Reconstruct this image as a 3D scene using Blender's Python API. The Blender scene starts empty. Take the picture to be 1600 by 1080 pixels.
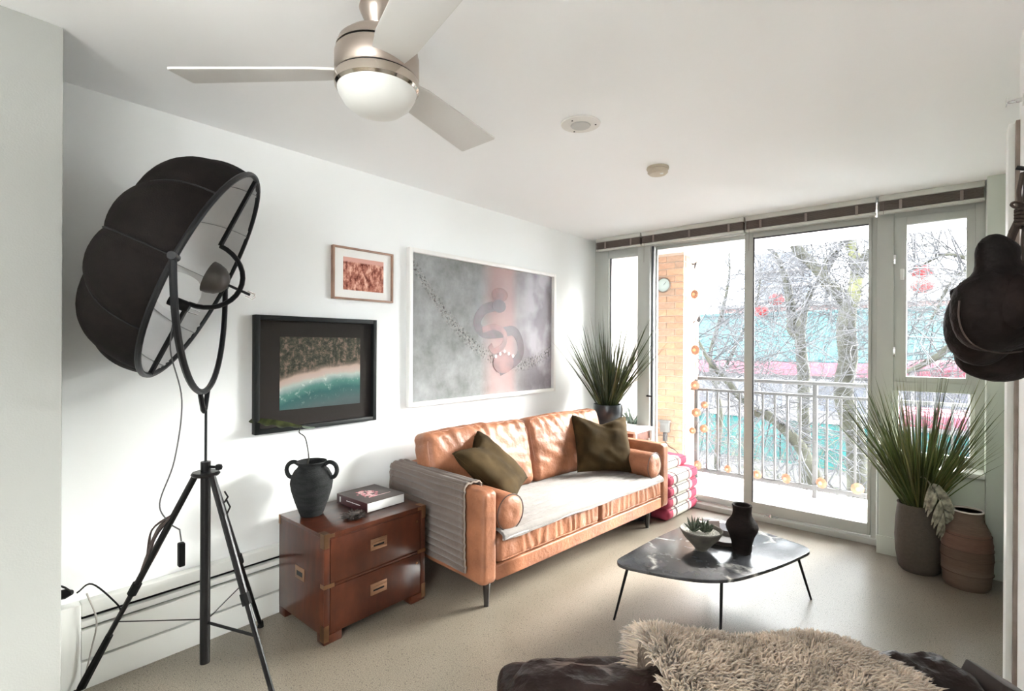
import bpy, bmesh, math, random
import numpy as np
from mathutils import Matrix, Vector, noise as mnoise
PI = math.pi
rnd = random.Random(7)
S = bpy.context.scene
COL = S.collection
# ------------------------------------------------------------------ camera, sky, light, exposure
FPX, EYE = 793.82, 1.49
_y, _p, _r = (math.radians(a) for a in (40.56, -0.058, -0.30))
FW = Vector((-math.sin(_y)*math.cos(_p), math.cos(_y)*math.cos(_p), math.sin(_p)))
_rt = Vector((math.cos(_y), math.sin(_y), 0)); _dn = FW.cross(_rt)
RT = math.cos(_r)*_rt + math.sin(_r)*_dn
DN = -math.sin(_r)*_rt + math.cos(_r)*_dn
cd = bpy.data.cameras.new('camera'); cam = bpy.data.objects.new('camera', cd); COL.objects.link(cam)
cd.sensor_width = 36; cd.lens = FPX/1600*36; cd.clip_start = 0.02; cd.clip_end = 300
M = Matrix.Identity(4)
for i in range(3):
    M[i][0] = RT[i]; M[i][1] = -DN[i]; M[i][2] = -FW[i]
M[2][3] = EYE
cam.matrix_world = M
S.camera = cam
S.view_settings.view_transform = 'Standard'; S.view_settings.look = 'None'
S.view_settings.gamma = 1; S.view_settings.use_curve_mapping = False
S.view_settings.exposure = 4.95
W = bpy.data.worlds.new('overcast_sky'); S.world = W; W.use_nodes = True
wn = W.node_tree.nodes; bg = wn['Background']
tc = wn.new('ShaderNodeTexCoord'); sp = wn.new('ShaderNodeSeparateXYZ'); rp = wn.new('ShaderNodeValToRGB')
W.node_tree.links.new(tc.outputs['Generated'], sp.inputs[0]); W.node_tree.links.new(sp.outputs['Z'], rp.inputs[0])
rp.color_ramp.elements[0].color = (.88, .93, 1, 1); rp.color_ramp.elements[0].position = 0
rp.color_ramp.elements[1].color = (.97, .98, 1, 1); rp.color_ramp.elements[1].position = .5
W.node_tree.links.new(rp.outputs[0], bg.inputs[0]); bg.inputs[1].default_value = 1.0
sun = bpy.data.lights.new('hazy_sun', 'SUN'); sun.energy = 3.3; sun.angle = math.radians(38); sun.color = (1, .97, .93)
so = bpy.data.objects.new('hazy_sun', sun); COL.objects.link(so); so.location = (3, 9, 6)
so.rotation_euler = Vector((-.46, -.80, -.50)).to_track_quat('-Z', 'Y').to_euler()
def portal(loc, rot, sx, sy):
    l = bpy.data.lights.new('window_portal', 'AREA'); l.shape = 'RECTANGLE'; l.size = sx; l.size_y = sy
    l.cycles.is_portal = True
    o = bpy.data.objects.new('window_portal', l); COL.objects.link(o); o.location = loc; o.rotation_euler = rot
portal((-1.3, 4.80, 1.3), (PI/2, 0, PI), 3.05, 2.45)
portal((1.6, -3.34, 1.3), (PI/2, 0, 0), 1.65, 2.4)  # portal for the added rear window
try:
    S.cycles.use_denoising = True
    S.cycles.max_bounces = 14; S.cycles.diffuse_bounces = 8; S.cycles.transparent_max_bounces = 16
    S.cycles.sample_clamp_indirect = 12
except Exception: pass

# ------------------------------------------------------------------ helpers
def at(px, py, Y):
    """point of the upright plane y = Y on the line of sight of a photo pixel"""
    v = RT*((px-800)/FPX) + DN*((py-540)/FPX) + FW
    v = v*(Y/v.y); return Vector((v.x, Y, v.z+EYE))
FR = {}
def frame(o): return FR.get(o.name, Matrix.Identity(4))
def tag(o, label=None, cat=None, group=None, kind=None):
    if label: o['label'] = label
    if cat: o['category'] = cat
    if group: o['group'] = group
    if kind: o['kind'] = kind
    return o
def thing(name, label, cat, loc=(0, 0, 0), rz=0, group=None, kind=None):
    o = bpy.data.objects.new(name, None); COL.objects.link(o); o.empty_display_size = .1
    o.location = loc; o.rotation_euler = (0, 0, rz)
    FR[o.name] = Matrix.Translation(loc) @ Matrix.Rotation(rz, 4, 'Z')
    return tag(o, label, cat, group, kind)
def copy_tree(o, parent=None):
    c = o.copy(); COL.objects.link(c)
    if parent: c.parent = parent
    for ch in list(o.children): copy_tree(ch, c)
    return c

class B:
    def __init__(s): s.v = []; s.f = []
    def add(s, vs, fs):
        n = len(s.v); s.v += [tuple(v) for v in vs]; s.f += [tuple(i+n for i in f) for f in fs]; return s
    def box(s, a, b, R=None, c=None):
        """corners a..b ; optional rotation matrix R about c"""
        x0, y0, z0 = a; x1, y1, z1 = b
        vs = [Vector(p) for p in ((x0,y0,z0),(x1,y0,z0),(x1,y1,z0),(x0,y1,z0),(x0,y0,z1),(x1,y0,z1),(x1,y1,z1),(x0,y1,z1))]
        if R is not None:
            c = Vector(c) if c is not None else sum(vs, Vector())/8
            vs = [R @ (v-c) + c for v in vs]
        return s.add(vs, [(0,3,2,1),(4,5,6,7),(0,1,5,4),(1,2,6,5),(2,3,7,6),(3,0,4,7)])
    def tube(s, path, r, n=8, caps=True, flat=1.0):
        P = [Vector(p) for p in path]; m = len(P)
        rr = r if hasattr(r, '__len__') else [r]*m
        t0 = (P[1]-P[0]).normalized()
        u = t0.orthogonal().normalized(); vs = []
        for i in range(m):
            t = (P[min(i+1, m-1)]-P[max(i-1, 0)])
            if t.length < 1e-9: t = t0
            t.normalize(); u = (u - t*u.dot(t))
            if u.length < 1e-6: u = t.orthogonal()
            u.normalize(); w = t.cross(u)
            for k in range(n):
                a = 2*PI*k/n; vs.append(P[i] + (u*math.cos(a) + w*math.sin(a)*flat)*rr[i])
        fs = [(i*n+k, i*n+(k+1) % n, (i+1)*n+(k+1) % n, (i+1)*n+k) for i in range(m-1) for k in range(n)]
        if caps: fs += [tuple(range(n-1, -1, -1)), tuple((m-1)*n+k for k in range(n))]
        return s.add(vs, fs)
    def lathe(s, prof, c=(0, 0, 0), n=32, R=None, fn=None):
        c = Vector(c); vs = []; m = len(prof)
        for (r, z) in prof:
            for k in range(n):
                a = 2*PI*k/n; rr = max(r, 1e-4)
                if fn: rr = fn(rr, z, a)
                v = Vector((rr*math.cos(a), rr*math.sin(a), z))
                if R is not None: v = R @ v
                vs.append(v+c)
        fs = [(i*n+k, i*n+(k+1) % n, (i+1)*n+(k+1) % n, (i+1)*n+k) for i in range(m-1) for k in range(n)]
        fs += [tuple(range(n-1, -1, -1)), tuple((m-1)*n+k for k in range(n))]
        return s.add(vs, fs)
    def grid(s, fn, nu, nv, cu=False, cv=False):
        vs = [fn(i/(nu if cu else nu-1), j/(nv if cv else nv-1)) for i in range(nu) for j in range(nv)]
        iu = nu if cu else nu-1; jv = nv if cv else nv-1
        fs = [(i*nv+j, ((i+1) % nu)*nv+j, ((i+1) % nu)*nv+(j+1) % nv, i*nv+(j+1) % nv) for i in range(iu) for j in range(jv)]
        return s.add(vs, fs)
    def prism(s, poly, z0, z1):
        n = len(poly)
        vs = [(x, y, z0) for x, y in poly] + [(x, y, z1) for x, y in poly]
        fs = [tuple(range(n-1, -1, -1)), tuple(range(n, 2*n))] + [(i, (i+1) % n, n+(i+1) % n, n+i) for i in range(n)]
        return s.add(vs, fs)
    def obj(s, name, mat, parent=None, world=False, smooth=True, ang=35, bevel=0, seg=2, sub=0, solid=0, label=None, kind=None, disp=None):
        me = bpy.data.meshes.new(name)
        vs = s.v
        if world and parent is not None:
            I = frame(parent).inverted(); vs = [I @ Vector(v) for v in vs]
        me.from_pydata([tuple(v) for v in vs], [], s.f); me.validate(); 
        if bevel or sub:
            bm = bmesh.new(); bm.from_mesh(me)
            bmesh.ops.remove_doubles(bm, verts=bm.verts, dist=1e-6)
            if bevel:
                es = [e for e in bm.edges if len(e.link_faces) == 2 and e.calc_face_angle(0) > math.radians(30)]
                bmesh.ops.bevel(bm, geom=es, offset=bevel, segments=seg, profile=.5, affect='EDGES', clamp_overlap=True)
            if sub: bmesh.ops.subdivide_edges(bm, edges=bm.edges, cuts=sub, use_grid_fill=True)
            bmesh.ops.recalc_face_normals(bm, faces=bm.faces)
            bm.to_mesh(me); bm.free()
        else:
            bm = bmesh.new(); bm.from_mesh(me); bmesh.ops.recalc_face_normals(bm, faces=bm.faces); bm.to_mesh(me); bm.free()
        if smooth:
            me.polygons.foreach_set('use_smooth', [True]*len(me.polygons)); me.set_sharp_from_angle(angle=math.radians(ang))
        me.materials.append(mat)
        o = bpy.data.objects.new(name, me); COL.objects.link(o)
        if parent is not None:
            o.parent = parent; FR[o.name] = frame(parent)
        if solid:
            md = o.modifiers.new('thickness', 'SOLIDIFY'); md.thickness = solid; md.offset = 0
        if label: o['label'] = label
        if kind: o['kind'] = kind
        return o
def bx(name, mat, a, b, parent=None, world=False, bevel=.002, R=None, c=None, seg=2, **k):
    return B().box(a, b, R, c).obj(name, mat, parent, world, bevel=bevel, seg=seg, **k)
def struct(o): o['kind'] = 'structure'; return o
def crv(pts, n=8):
    """Catmull-Rom through pts"""
    P = [Vector(p) for p in pts]; P = [P[0]*2-P[1]] + P + [P[-1]*2-P[-2]]; out = []
    for i in range(1, len(P)-2):
        for k in range(n):
            t = k/n; a, b, c, d = P[i-1], P[i], P[i+1], P[i+2]
            out.append(.5*((2*b) + (c-a)*t + (2*a-5*b+4*c-d)*t*t + (-a+3*b-3*c+d)*t**3))
    out.append(P[-2]); return out
def nz(p, s=1.0): return mnoise.noise(Vector(p)*s)

# ------------------------------------------------------------------ materials
def mat(name, col, rough=.5, metal=0, var=0, vscale=8, bump=0, bscale=60, spec=.5, coat=0, col2=None, stretch=None, detail=4, sheen=0, sss=0, bdist=.01):
    m = bpy.data.materials.new(name); m.use_nodes = True; nt = m.node_tree; N = nt.nodes; L = nt.links
    p = N['Principled BSDF']; c = (*col, 1)
    p.inputs['Base Color'].default_value = c; p.inputs['Roughness'].default_value = rough; p.inputs['Metallic'].default_value = metal
    p.inputs['Specular IOR Level'].default_value = spec; p.inputs['Coat Weight'].default_value = coat; p.inputs['Coat Roughness'].default_value = .1
    p.inputs['Sheen Weight'].default_value = sheen
    tcn = N.new('ShaderNodeTexCoord'); mp = N.new('ShaderNodeMapping'); L.new(tcn.outputs['Object'], mp.inputs[0])
    if stretch: mp.inputs['Scale'].default_value = stretch
    if var or col2:
        n = N.new('ShaderNodeTexNoise'); n.inputs['Scale'].default_value = vscale; n.inputs['Detail'].default_value = detail; L.new(mp.outputs[0], n.inputs[0])
        r = N.new('ShaderNodeValToRGB'); L.new(n.outputs[0], r.inputs[0]); L.new(r.outputs[0], p.inputs['Base Color'])
        e = r.color_ramp.elements; e[0].position = .35; e[1].position = .65
        if col2: e[0].color = c; e[1].color = (*col2, 1)
        else:
            e[0].color = (*[x*(1-var) for x in col], 1); e[1].color = (*[min(1, x*(1+var)) for x in col], 1)
    if bump:
        n = N.new('ShaderNodeTexNoise'); n.inputs['Scale'].default_value = bscale; n.inputs['Detail'].default_value = 3; L.new(mp.outputs[0], n.inputs[0])
        b = N.new('ShaderNodeBump'); b.inputs['Strength'].default_value = bump; b.inputs['Distance'].default_value = bdist; L.new(n.outputs[0], b.inputs['Height']); L.new(b.outputs[0], p.inputs['Normal'])
    return m
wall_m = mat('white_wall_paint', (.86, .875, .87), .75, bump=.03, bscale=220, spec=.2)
nearwall_m = mat('shaded_white_wall_paint', (.44, .45, .43), .7, bump=.08, bscale=160, spec=.2)  # white wall colour darkened to stand for the dim light on the near wall
green_m = mat('pale_sage_wall_paint', (.60, .64, .58), .7, spec=.2)
ceil_m = mat('ceiling_paint', (.93, .94, .945), .85, spec=.1)
white_m = mat('white_enamel', (.78, .79, .76), .4)
frame_m = mat('window_frame_alu', (.50, .515, .49), .45, metal=0, spec=.5)
framedk_m = mat('window_gasket', (.035, .04, .05), .5)
blk_m = mat('black_metal', (.008, .008, .009), .4, spec=.22)
blkw_m = mat('black_wood_frame', (.013, .015, .015), .5, spec=.2, bump=.1, bscale=120)
chrome_m = mat('chrome', (.8, .8, .8), .15, 1)
nickel_m = mat('brushed_nickel', (.50, .43, .38), .28, 1, bump=.03, bscale=300, stretch=(1, 1, 8))
brass_m = mat('aged_brass', (.30, .17, .095), .35, 1, var=.2)
glassw_m = mat('frosted_glass', (.80, .80, .77), .3, spec=.5)
blade_m = mat('fan_blade_paint', (.70, .69, .67), .5)
rubber_m = mat('black_rubber', (.006, .006, .006), .6, spec=.15)

def floor_mat():
    m = mat('polished_concrete', (.34, .30, .25), .22, spec=.55); nt = m.node_tree; N = nt.nodes; L = nt.links; p = N['Principled BSDF']; p.inputs['Coat Weight'].default_value = .35; p.inputs['Coat Roughness'].default_value = .3
    t = N.new('ShaderNodeTexCoord')
    n1 = N.new('ShaderNodeTexNoise'); n1.inputs['Scale'].default_value = 210; n1.inputs['Detail'].default_value = 6; n1.inputs['Roughness'].default_value = .7
    n2 = N.new('ShaderNodeTexNoise'); n2.inputs['Scale'].default_value = 1.6; n2.inputs['Detail'].default_value = 3
    v = N.new('ShaderNodeTexVoronoi'); v.inputs['Scale'].default_value = 62
    for q in (n1, n2, v): L.new(t.outputs['Object'], q.inputs['Vector'])
    r1 = N.new('ShaderNodeValToRGB'); e = r1.color_ramp.elements; e[0].position = .33; e[0].color = (.065, .050, .037, 1); e[1].position = .62; e[1].color = (.325, .29, .24, 1)
    L.new(n1.outputs[0], r1.inputs[0])
    r3 = N.new('ShaderNodeValToRGB'); e = r3.color_ramp.elements; e[0].position = .10; e[0].color = (.16, .13, .11, 1); e[1].position = .24; e[1].color = (1, 1, 1, 1); L.new(v.outputs['Distance'], r3.inputs[0])
    mx = N.new('ShaderNodeMix'); mx.data_type = 'RGBA'; mx.blend_type = 'MULTIPLY'; mx.inputs[0].default_value = .8
    L.new(r1.outputs[0], mx.inputs[6]); L.new(r3.outputs[0], mx.inputs[7])
    r2 = N.new('ShaderNodeValToRGB'); e = r2.color_ramp.elements; e[0].position = .3; e[0].color = (.8, .78, .74, 1); e[1].position = .7; e[1].color = (1.1, 1.08, 1.05, 1); L.new(n2.outputs[0], r2.inputs[0])
    m2 = N.new('ShaderNodeMix'); m2.data_type = 'RGBA'; m2.blend_type = 'MULTIPLY'; m2.inputs[0].default_value = 1
    L.new(mx.outputs[2], m2.inputs[6]); L.new(r2.outputs[0], m2.inputs[7]); L.new(m2.outputs[2], p.inputs['Base Color'])
    mr = N.new('ShaderNodeMapRange'); mr.inputs[3].default_value = .28; mr.inputs[4].default_value = .45; L.new(n2.outputs[0], mr.inputs[0]); L.new(mr.outputs[0], p.inputs['Roughness'])
    return m
floor_m = floor_mat()
def glass_mat(name, tint=(1, 1, 1), refl=1.0):
    m = bpy.data.materials.new(name); m.use_nodes = True; nt = m.node_tree; N = nt.nodes; N.clear()
    o = N.new('ShaderNodeOutputMaterial'); mx = N.new('ShaderNodeMixShader'); t = N.new('ShaderNodeBsdfTransparent'); g = N.new('ShaderNodeBsdfGlossy'); f = N.new('ShaderNodeFresnel')
    f.inputs[0].default_value = 1.4; t.inputs[0].default_value = (*tint, 1); g.inputs['Roughness'].default_value = .01
    mm = N.new('ShaderNodeMath'); mm.operation = 'MULTIPLY'; mm.inputs[1].default_value = refl
    nt.links.new(f.outputs[0], mm.inputs[0]); nt.links.new(mm.outputs[0], mx.inputs[0]); nt.links.new(t.outputs[0], mx.inputs[1]); nt.links.new(g.outputs[0], mx.inputs[2]); nt.links.new(mx.outputs[0], o.inputs[0])
    return m
glass_m = glass_mat('window_glass', (.97, .985, .98)); picglass_m = glass_mat('picture_glass', (.99, .99, .99), .005)

# ------------------------------------------------------------------ room shell
struct(bx('floor', floor_m, (-2.86, -3.2, -.1), (2.6, 4.74, 0), bevel=0))
struct(bx('ceiling', ceil_m, (-2.98, -3.3, 2.6), (2.7, 4.80, 2.75), bevel=0))
struct(bx('wall_left', wall_m, (-3.0, .33, -.1), (-2.86, 4.80, 2.6), bevel=0))
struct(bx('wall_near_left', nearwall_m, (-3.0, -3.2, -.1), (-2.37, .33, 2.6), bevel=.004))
for a_, b_ in (((-2.37, -3.3, -.1), (.8, -3.2, 2.6)), ((2.4, -3.3, -.1), (2.6, -3.2, 2.6)), ((.8, -3.3, 2.42), (2.4, -3.2, 2.6)), ((.8, -3.3, -.1), (2.4, -3.2, .15))):
    struct(bx('wall_back', wall_m, a_, b_, bevel=0))
w9 = struct(thing('fill_window', None, None))  # unseen rear window, added so more sky light fills the room
for x_ in (.8, 2.34): bx('window_frame', frame_m, (x_, -3.28, .15), (x_+.06, -3.22, 2.42), w9, bevel=.003)
for x_ in (.86,): bx('pane', glass_m, (x_, -3.253, .15), (x_+1.44 if x_ < .8 else 2.34, -3.247, 2.42), w9, bevel=0)
struct(bx('wall_far_right', wall_m, (2.6, -3.3, -.1), (2.7, .0, 2.6), bevel=0))
struct(bx('wall_right', wall_m, (.197, -.8, -.1), (.42, 2.60, 2.6), bevel=0))
struct(bx('wall_right_far', green_m, (.30, 2.60, -.1), (.42, 4.5, 2.6), bevel=0))
struct(bx('wall_return', green_m, (.195, 4.5, -.1), (.42, 4.82, 2.6), bevel=.003))
struct(bx('wall_kitchen', wall_m, (.42, -.3, -.1), (2.6, 0, 2.6), bevel=0))
struct(bx('trim_casing', white_m, (.168, 2.60, 0), (.1965, 2.70, 2.31), bevel=.003))
brown_m = mat('taupe_board', (.26, .21, .18), .5, var=.15, vscale=20)
struct(bx('trim_door_edge', brown_m, (.1855, 2.57, 0), (.2, 2.597, 2.31), bevel=.001))
struct(bx('baseboard_right', green_m, (.197, 4.485, 0), (.298, 4.4995, .12), bevel=.003))
# low wall under the right-hand window, its sill and baseboard
struct(bx('wall_under_window', green_m, (-.37, 4.53, 0), (.194, 4.76, .63), bevel=.003))
struct(bx('trim_window_sill', white_m, (-.39, 4.50, .63), (.193, 4.75, .66), bevel=.006))
struct(bx('baseboard_window', green_m, (-.382, 4.512, 0), (.19, 4.529, .13), bevel=.004))

# ------------------------------------------------------------------ windows: narrow pane, sliding door, right-hand casement
def bars(name, parent, lst, m=frame_m, bevel=.004):
    for a, b in lst: bx(name, m, a, b, parent, bevel=bevel)
def pane(parent, x0, x1, z0, z1, y, name='pane'):
    return bx(name, glass_m, (x0, y-.003, z0), (x1, y+.003, z1), parent, bevel=0)
w1 = struct(thing('window_1', None, None)); bars('window_frame', w1, [((-2.86, 4.70, 0), (-2.70, 4.78, 2.60)), ((-2.345, 4.66, 0), (-2.215, 4.80, 2.60)), ((-2.70, 4.71, 2.40), (-2.345, 4.77, 2.60)), ((-2.70, 4.71, .0), (-2.345, 4.77, .62))])
bx('glazing_bead', white_m, (-2.70, 4.705, .62), (-2.685, 4.735, 2.4), w1); pane(w1, -2.70, -2.345, .62, 2.40, 4.745)
bx('gasket', framedk_m, (-2.684, 4.71, .62), (-2.676, 4.73, 2.4), w1, bevel=0)
w2 = struct(thing('door_1', None, None))
bars('door_frame', w2, [((-2.215, 4.68, 2.47), (-.42, 4.80, 2.60)), ((-2.215, 4.66, 0), (-.37, 4.80, .045)), ((-.435, 4.70, .045), (-.40, 4.79, 2.47))])
bx('gasket', framedk_m, (-2.214, 4.70, .05), (-2.200, 4.72, 2.47), w2, bevel=0)
bx('door_track', chrome_m, (-2.2, 4.695, .045), (-.44, 4.705, .06), w2, bevel=0)
bx('door_track', chrome_m, (-2.2, 4.735, .045), (-.44, 4.745, .055), w2, bevel=0)
# outer fixed leaf (left) and inner sliding leaf (right)
lf = bx('fixed_leaf', frame_m, (-2.2, 4.75, .05), (-2.185, 4.785, 2.47), w2)
for a, b in (((-1.36, 4.75, .05), (-1.32, 4.785, 2.47)), ((-2.185, 4.75, .05), (-1.36, 4.785, .10)), ((-2.185, 4.75, 2.44), (-1.36, 4.785, 2.47))): bx('stile', frame_m, a, b, lf)
bx('pane', glass_m, (-2.185, 4.765, .10), (-1.36, 4.771, 2.44), lf, bevel=0)
sl = bx('sliding_leaf', frame_m, (-1.345, 4.69, .06), (-1.275, 4.73, 2.47), w2, bevel=.004)
for a, b in (((-.455, 4.69, .06), (-.435, 4.73, 2.47)), ((-1.275, 4.69, .06), (-.455, 4.73, .145)), ((-1.275, 4.69, 2.425), (-.455, 4.73, 2.47))): bx('stile', frame_m, a, b, sl)
bx('pane', glass_m, (-1.275, 4.707, .145), (-.455, 4.713, 2.425), sl, bevel=0)
bx('gasket', framedk_m, (-1.275, 4.688, .145), (-1.265, 4.70, 2.43), sl, bevel=0)
bx('gasket', framedk_m, (-1.275, 4.688, 2.415), (-.455, 4.70, 2.425), sl, bevel=0)
B().tube(crv([(-2.22, 4.655, 1.00), (-2.22, 4.62, 1.0), (-2.16, 4.615, 1.0)], 5), .008, 8).obj('door_handle', blk_m, w2)
b = B(); b.lathe([(.018, 0), (.02, .004), (.014, .012), (.008, .028), (0, .03)], (-1.12, 4.675, .045), 14); b.box((-1.17, 4.668, .045), (-1.07, 4.682, .052)); b.obj('floor_lock', chrome_m, w2)
w3 = struct(thing('window_2', None, None))
bars('window_frame', w3, [((-.40, 4.67, .66), (-.30, 4.79, 2.60)), ((.145, 4.68, .66), (.196, 4.79, 2.60)), ((-.30, 4.70, 2.44), (.145, 4.79, 2.60)), ((-.30, 4.68, 1.17), (.145, 4.79, 1.235)), ((-.30, 4.70, .66), (.145, 4.79, .70)), ((-.40, 4.76, 0), (-.37, 4.79, .66))])
bx('window_leaf', frame_m, (-.30, 4.685, 1.235), (-.225, 4.74, 2.44), w3, bevel=.004)
for a, b in (((.10, 4.685, 1.235), (.145, 4.74, 2.44)), ((-.225, 4.685, 2.385), (.10, 4.74, 2.44)), ((-.225, 4.685, 1.235), (.10, 4.74, 1.275))): bx('window_leaf', frame_m, a, b, w3)
bx('pane', glass_m, (-.225, 4.709, 1.275), (.10, 4.715, 2.385), w3, bevel=0)
bx('pane', glass_m, (-.27, 4.739, .72), (.13, 4.745, 1.17), w3, bevel=0)
for a, b in (((-.30, 4.72, .70), (-.27, 4.76, 1.17)), ((.125, 4.72, .70), (.145, 4.76, 1.17)), ((-.27, 4.72, .70), (.125, 4.76, .725))): bx('glazing_bead', white_m, a, b, w3)
h_ = bx('window_handle', white_m, (-.262, 4.66, 1.98), (-.24, 4.685, 2.06), w3, bevel=.004)
for z in (2.10, 1.42): bx('hinge', chrome_m, (-.305, 4.672, z), (-.285, 4.686, z+.07), w3, bevel=.002)

# venetian blinds drawn up, four sections
brown_slat = mat('dark_taupe_slat', (.15, .115, .10), .45); slatw_m = mat('pale_blind_rail', (.60, .60, .56), .4)
tape_m = mat('taupe_ladder_tape', (.27, .23, .21), .6)
blinds = [(-2.79, -2.285, 'short venetian blind drawn up over the narrow left pane'), (-2.275, -1.325, 'venetian blind drawn up over the fixed left door leaf'),
          (-1.315, -.40, 'venetian blind drawn up over the sliding door leaf'), (-.39, .19, 'venetian blind drawn up over the right casement window')]
for x0, x1, lab in blinds:
    t = thing('venetian_blind', lab, 'blind', ((x0+x1)/2, 4.62, 2.60), group='brown venetian blinds drawn up along the window wall')
    w = (x1-x0)/2-.003
    bx('headrail', slatw_m, (-w, -.028, -.040), (w, .028, -.001), t)
    for k in range(9):
        z = -.044-k*.0075; bx('slat', brown_slat, (-w+.004, -.026+.002*(k % 2), z-.0045), (w-.004, .026-.002*(k % 2), z), t, bevel=0)
    bx('bottom_rail', slatw_m, (-w, -.027, -.131), (w, .027, -.113), t)
    n = 2 if w < .3 else 3
    for k in range(n):
        x = -w + 2*w*(k+.35)/(n-.3) if n > 2 else (-w*.55, w*.6)[k]
        bx('ladder_tape', tape_m, (x-.009, -.0295, -.116), (x+.009, -.0275, -.047), t, bevel=0)
    B().tube([(-w+.03, -.033, -.05), (-w+.03, -.035, -.30 if w > .3 else -.14)], .0018, 6).obj('tilt_wand', tape_m, t)

# ------------------------------------------------------------------ uplighter lamps added out of view behind the camera to brighten the room
def fill_uplighter(x, y, lab, W_):
    t = thing('fill_torchiere', None, None, (x, y, 0), kind='structure')
    B().lathe([(0, .001), (.14, .001), (.14, .012), (.02, .03), (.012, .05), (.012, 1.74), (0, 1.74)], n=24).obj('fill_lamp_stand', blk_m, t)
    B().lathe([(.02, 1.74), (.09, 1.78), (.17, 1.85), (.165, 1.85), (.085, 1.79), (.0, 1.76)], n=28).obj('fill_lamp_shade', white_m, t)
    l = bpy.data.lights.new('bulb', 'AREA'); l.shape = 'DISK'; l.size = .28; l.energy = W_; l.color = (1, .97, .93)
    o = bpy.data.objects.new('bulb', l); COL.objects.link(o); o.parent = t; o.location = (0, 0, 1.83); o.rotation_euler = (PI, 0, 0)
UPW = 3.2
fill_uplighter(-.55, -1.6, 'added unseen uplighter behind the viewpoint by the near wall', UPW)
fill_uplighter(1.4, -2.2, 'added unseen uplighter farther back in the room', UPW)

# ------------------------------------------------------------------ ceiling fixtures
def ceilfan():
    t = thing('ceiling_fan', 'three-blade brushed nickel ceiling fan with frosted glass bowl light', 'fan', (-1.426, .979, 2.6))
    B().lathe([(.0, -.001), (.058, -.001), (.060, -.012), (.050, -.035), (.034, -.07), (.030, -.092), (0, -.092)], n=36).obj('canopy', nickel_m, t)
    B().lathe([(.012, -.085), (.012, -.14)], n=16).obj('down_rod', nickel_m, t)
    B().lathe([(0, -.094), (.055, -.097), (.098, -.107), (.123, -.130), (.131, -.152), (.131, -.156), (0, -.156)], n=48).obj('motor_top', nickel_m, t)
    B().lathe([(0, -.157), (.126, -.157), (.128, -.163), (0, -.163)], n=48).obj('upper_ring', blk_m, t)  # black disc between motor top and housing
    B().lathe([(0, -.164), (.133, -.164), (.135, -.170), (.135, -.232), (.131, -.238), (0, -.238)], n=48).obj('motor_housing', nickel_m, t)
    B().lathe([(0, -.2385), (.129, -.2385), (.129, -.243), (0, -.243)], n=48).obj('lower_ring', blk_m, t)
    B().lathe([(0, -.2435), (.134, -.2435), (.136, -.252), (.135, -.272), (.128, -.280), (0, -.280)], n=48).obj('light_collar', mat('polished_nickel', (.62, .55, .48), .12, 1), t)
    B().lathe([(.127, -.2805), (.122, -.295), (.106, -.322), (.078, -.344), (.040, -.357), (0, -.361)], n=48).obj('glass_bowl', glassw_m, t)
    for a in (342, 104.5, 218.8):
        R = Matrix.Rotation(math.radians(a), 4, 'Z') @ Matrix.Translation((0, 0, -.218)) @ Matrix.Rotation(math.radians(-13), 4, 'X')
        poly = [(.10, -.050), (.20, -.068), (.665, -.084), (.672, -.078), (.655, .074), (.648, .080), (.20, .062), (.10, .046)]
        b = B().prism(poly, -.004, .004); b.v = [tuple(R @ Vector(v)) for v in b.v]
        bl = b.obj('fan_blade', blade_m, t, bevel=.0015)
        b = B().box((.085, -.03, .0045), (.16, .03, .010)); b.v = [tuple(R @ Vector(v)) for v in b.v]; b.obj('blade_iron', nickel_m, bl, bevel=.002)
ceilfan()
t = thing('ceiling_speaker', 'flat round white ceiling cover with paler centre disc', 'vent', (-1.396, 2.15, 2.6))
B().lathe([(0, -.001), (.098, -.001), (.096, -.008), (.085, -.011), (.054, -.011), (0, -.011)], n=40).obj('cover_plate', mat('ivory_plastic', (.72, .70, .66), .45), t)
B().lathe([(0, -.0115), (.050, -.0115), (.047, -.016), (0, -.017)], n=32).obj('centre_disc', mat('grey_grille', (.50, .50, .48), .6), t)
for a in (.5, 2.6, 4.7): B().lathe([(.004, -.014), (.004, -.0112), (0, -.0112)], (.074*math.cos(a), .074*math.sin(a), 0), 8).obj('screw', blk_m, t)
t = thing('smoke_detector', 'small round cream smoke detector on the ceiling near the windows', 'smoke detector', (-1.37, 2.985, 2.6))
cream_m = mat('aged_cream_plastic', (.52, .46, .36), .45)
B().lathe([(0, -.001), (.066, -.001), (.068, -.01), (.066, -.016), (0, -.016)], n=32).obj('base_plate', cream_m, t)
B().lathe([(0, -.017), (.060, -.017), (.062, -.035), (.050, -.046), (0, -.050)], n=32).obj('sensor_cap', cream_m, t)
B().lathe([(0, -.0505), (.012, -.0505), (.010, -.054), (0, -.054)], (.03, -.01, .004), 12).obj('test_button', white_m, t)
t = thing('fire_sprinkler', 'small chrome sidewall fire sprinkler high on the right wall', 'sprinkler', (.197, 2.44, 2.335))
Rm = Matrix.Rotation(-PI/2, 3, 'Y')
B().lathe([(0, 0.001), (.022, .001), (.020, .006), (0, .006)], R=Rm, n=20).obj('escutcheon', white_m, t)
b = B().lathe([(0, .006), (.007, .006), (.007, .02), (0, .02)], R=Rm, n=12); b.tube([(-.018, -.008, 0), (-.03, -.012, 0), (-.042, -.004, 0)], .002, 6); b.tube([(-.018, .008, 0), (-.03, .012, 0), (-.042, .004, 0)], .002, 6); b.obj('sprinkler_frame', chrome_m, t)
bx('deflector', chrome_m, (-.046, -.014, -.010), (-.043, .014, .012), t, bevel=.0005)

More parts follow.
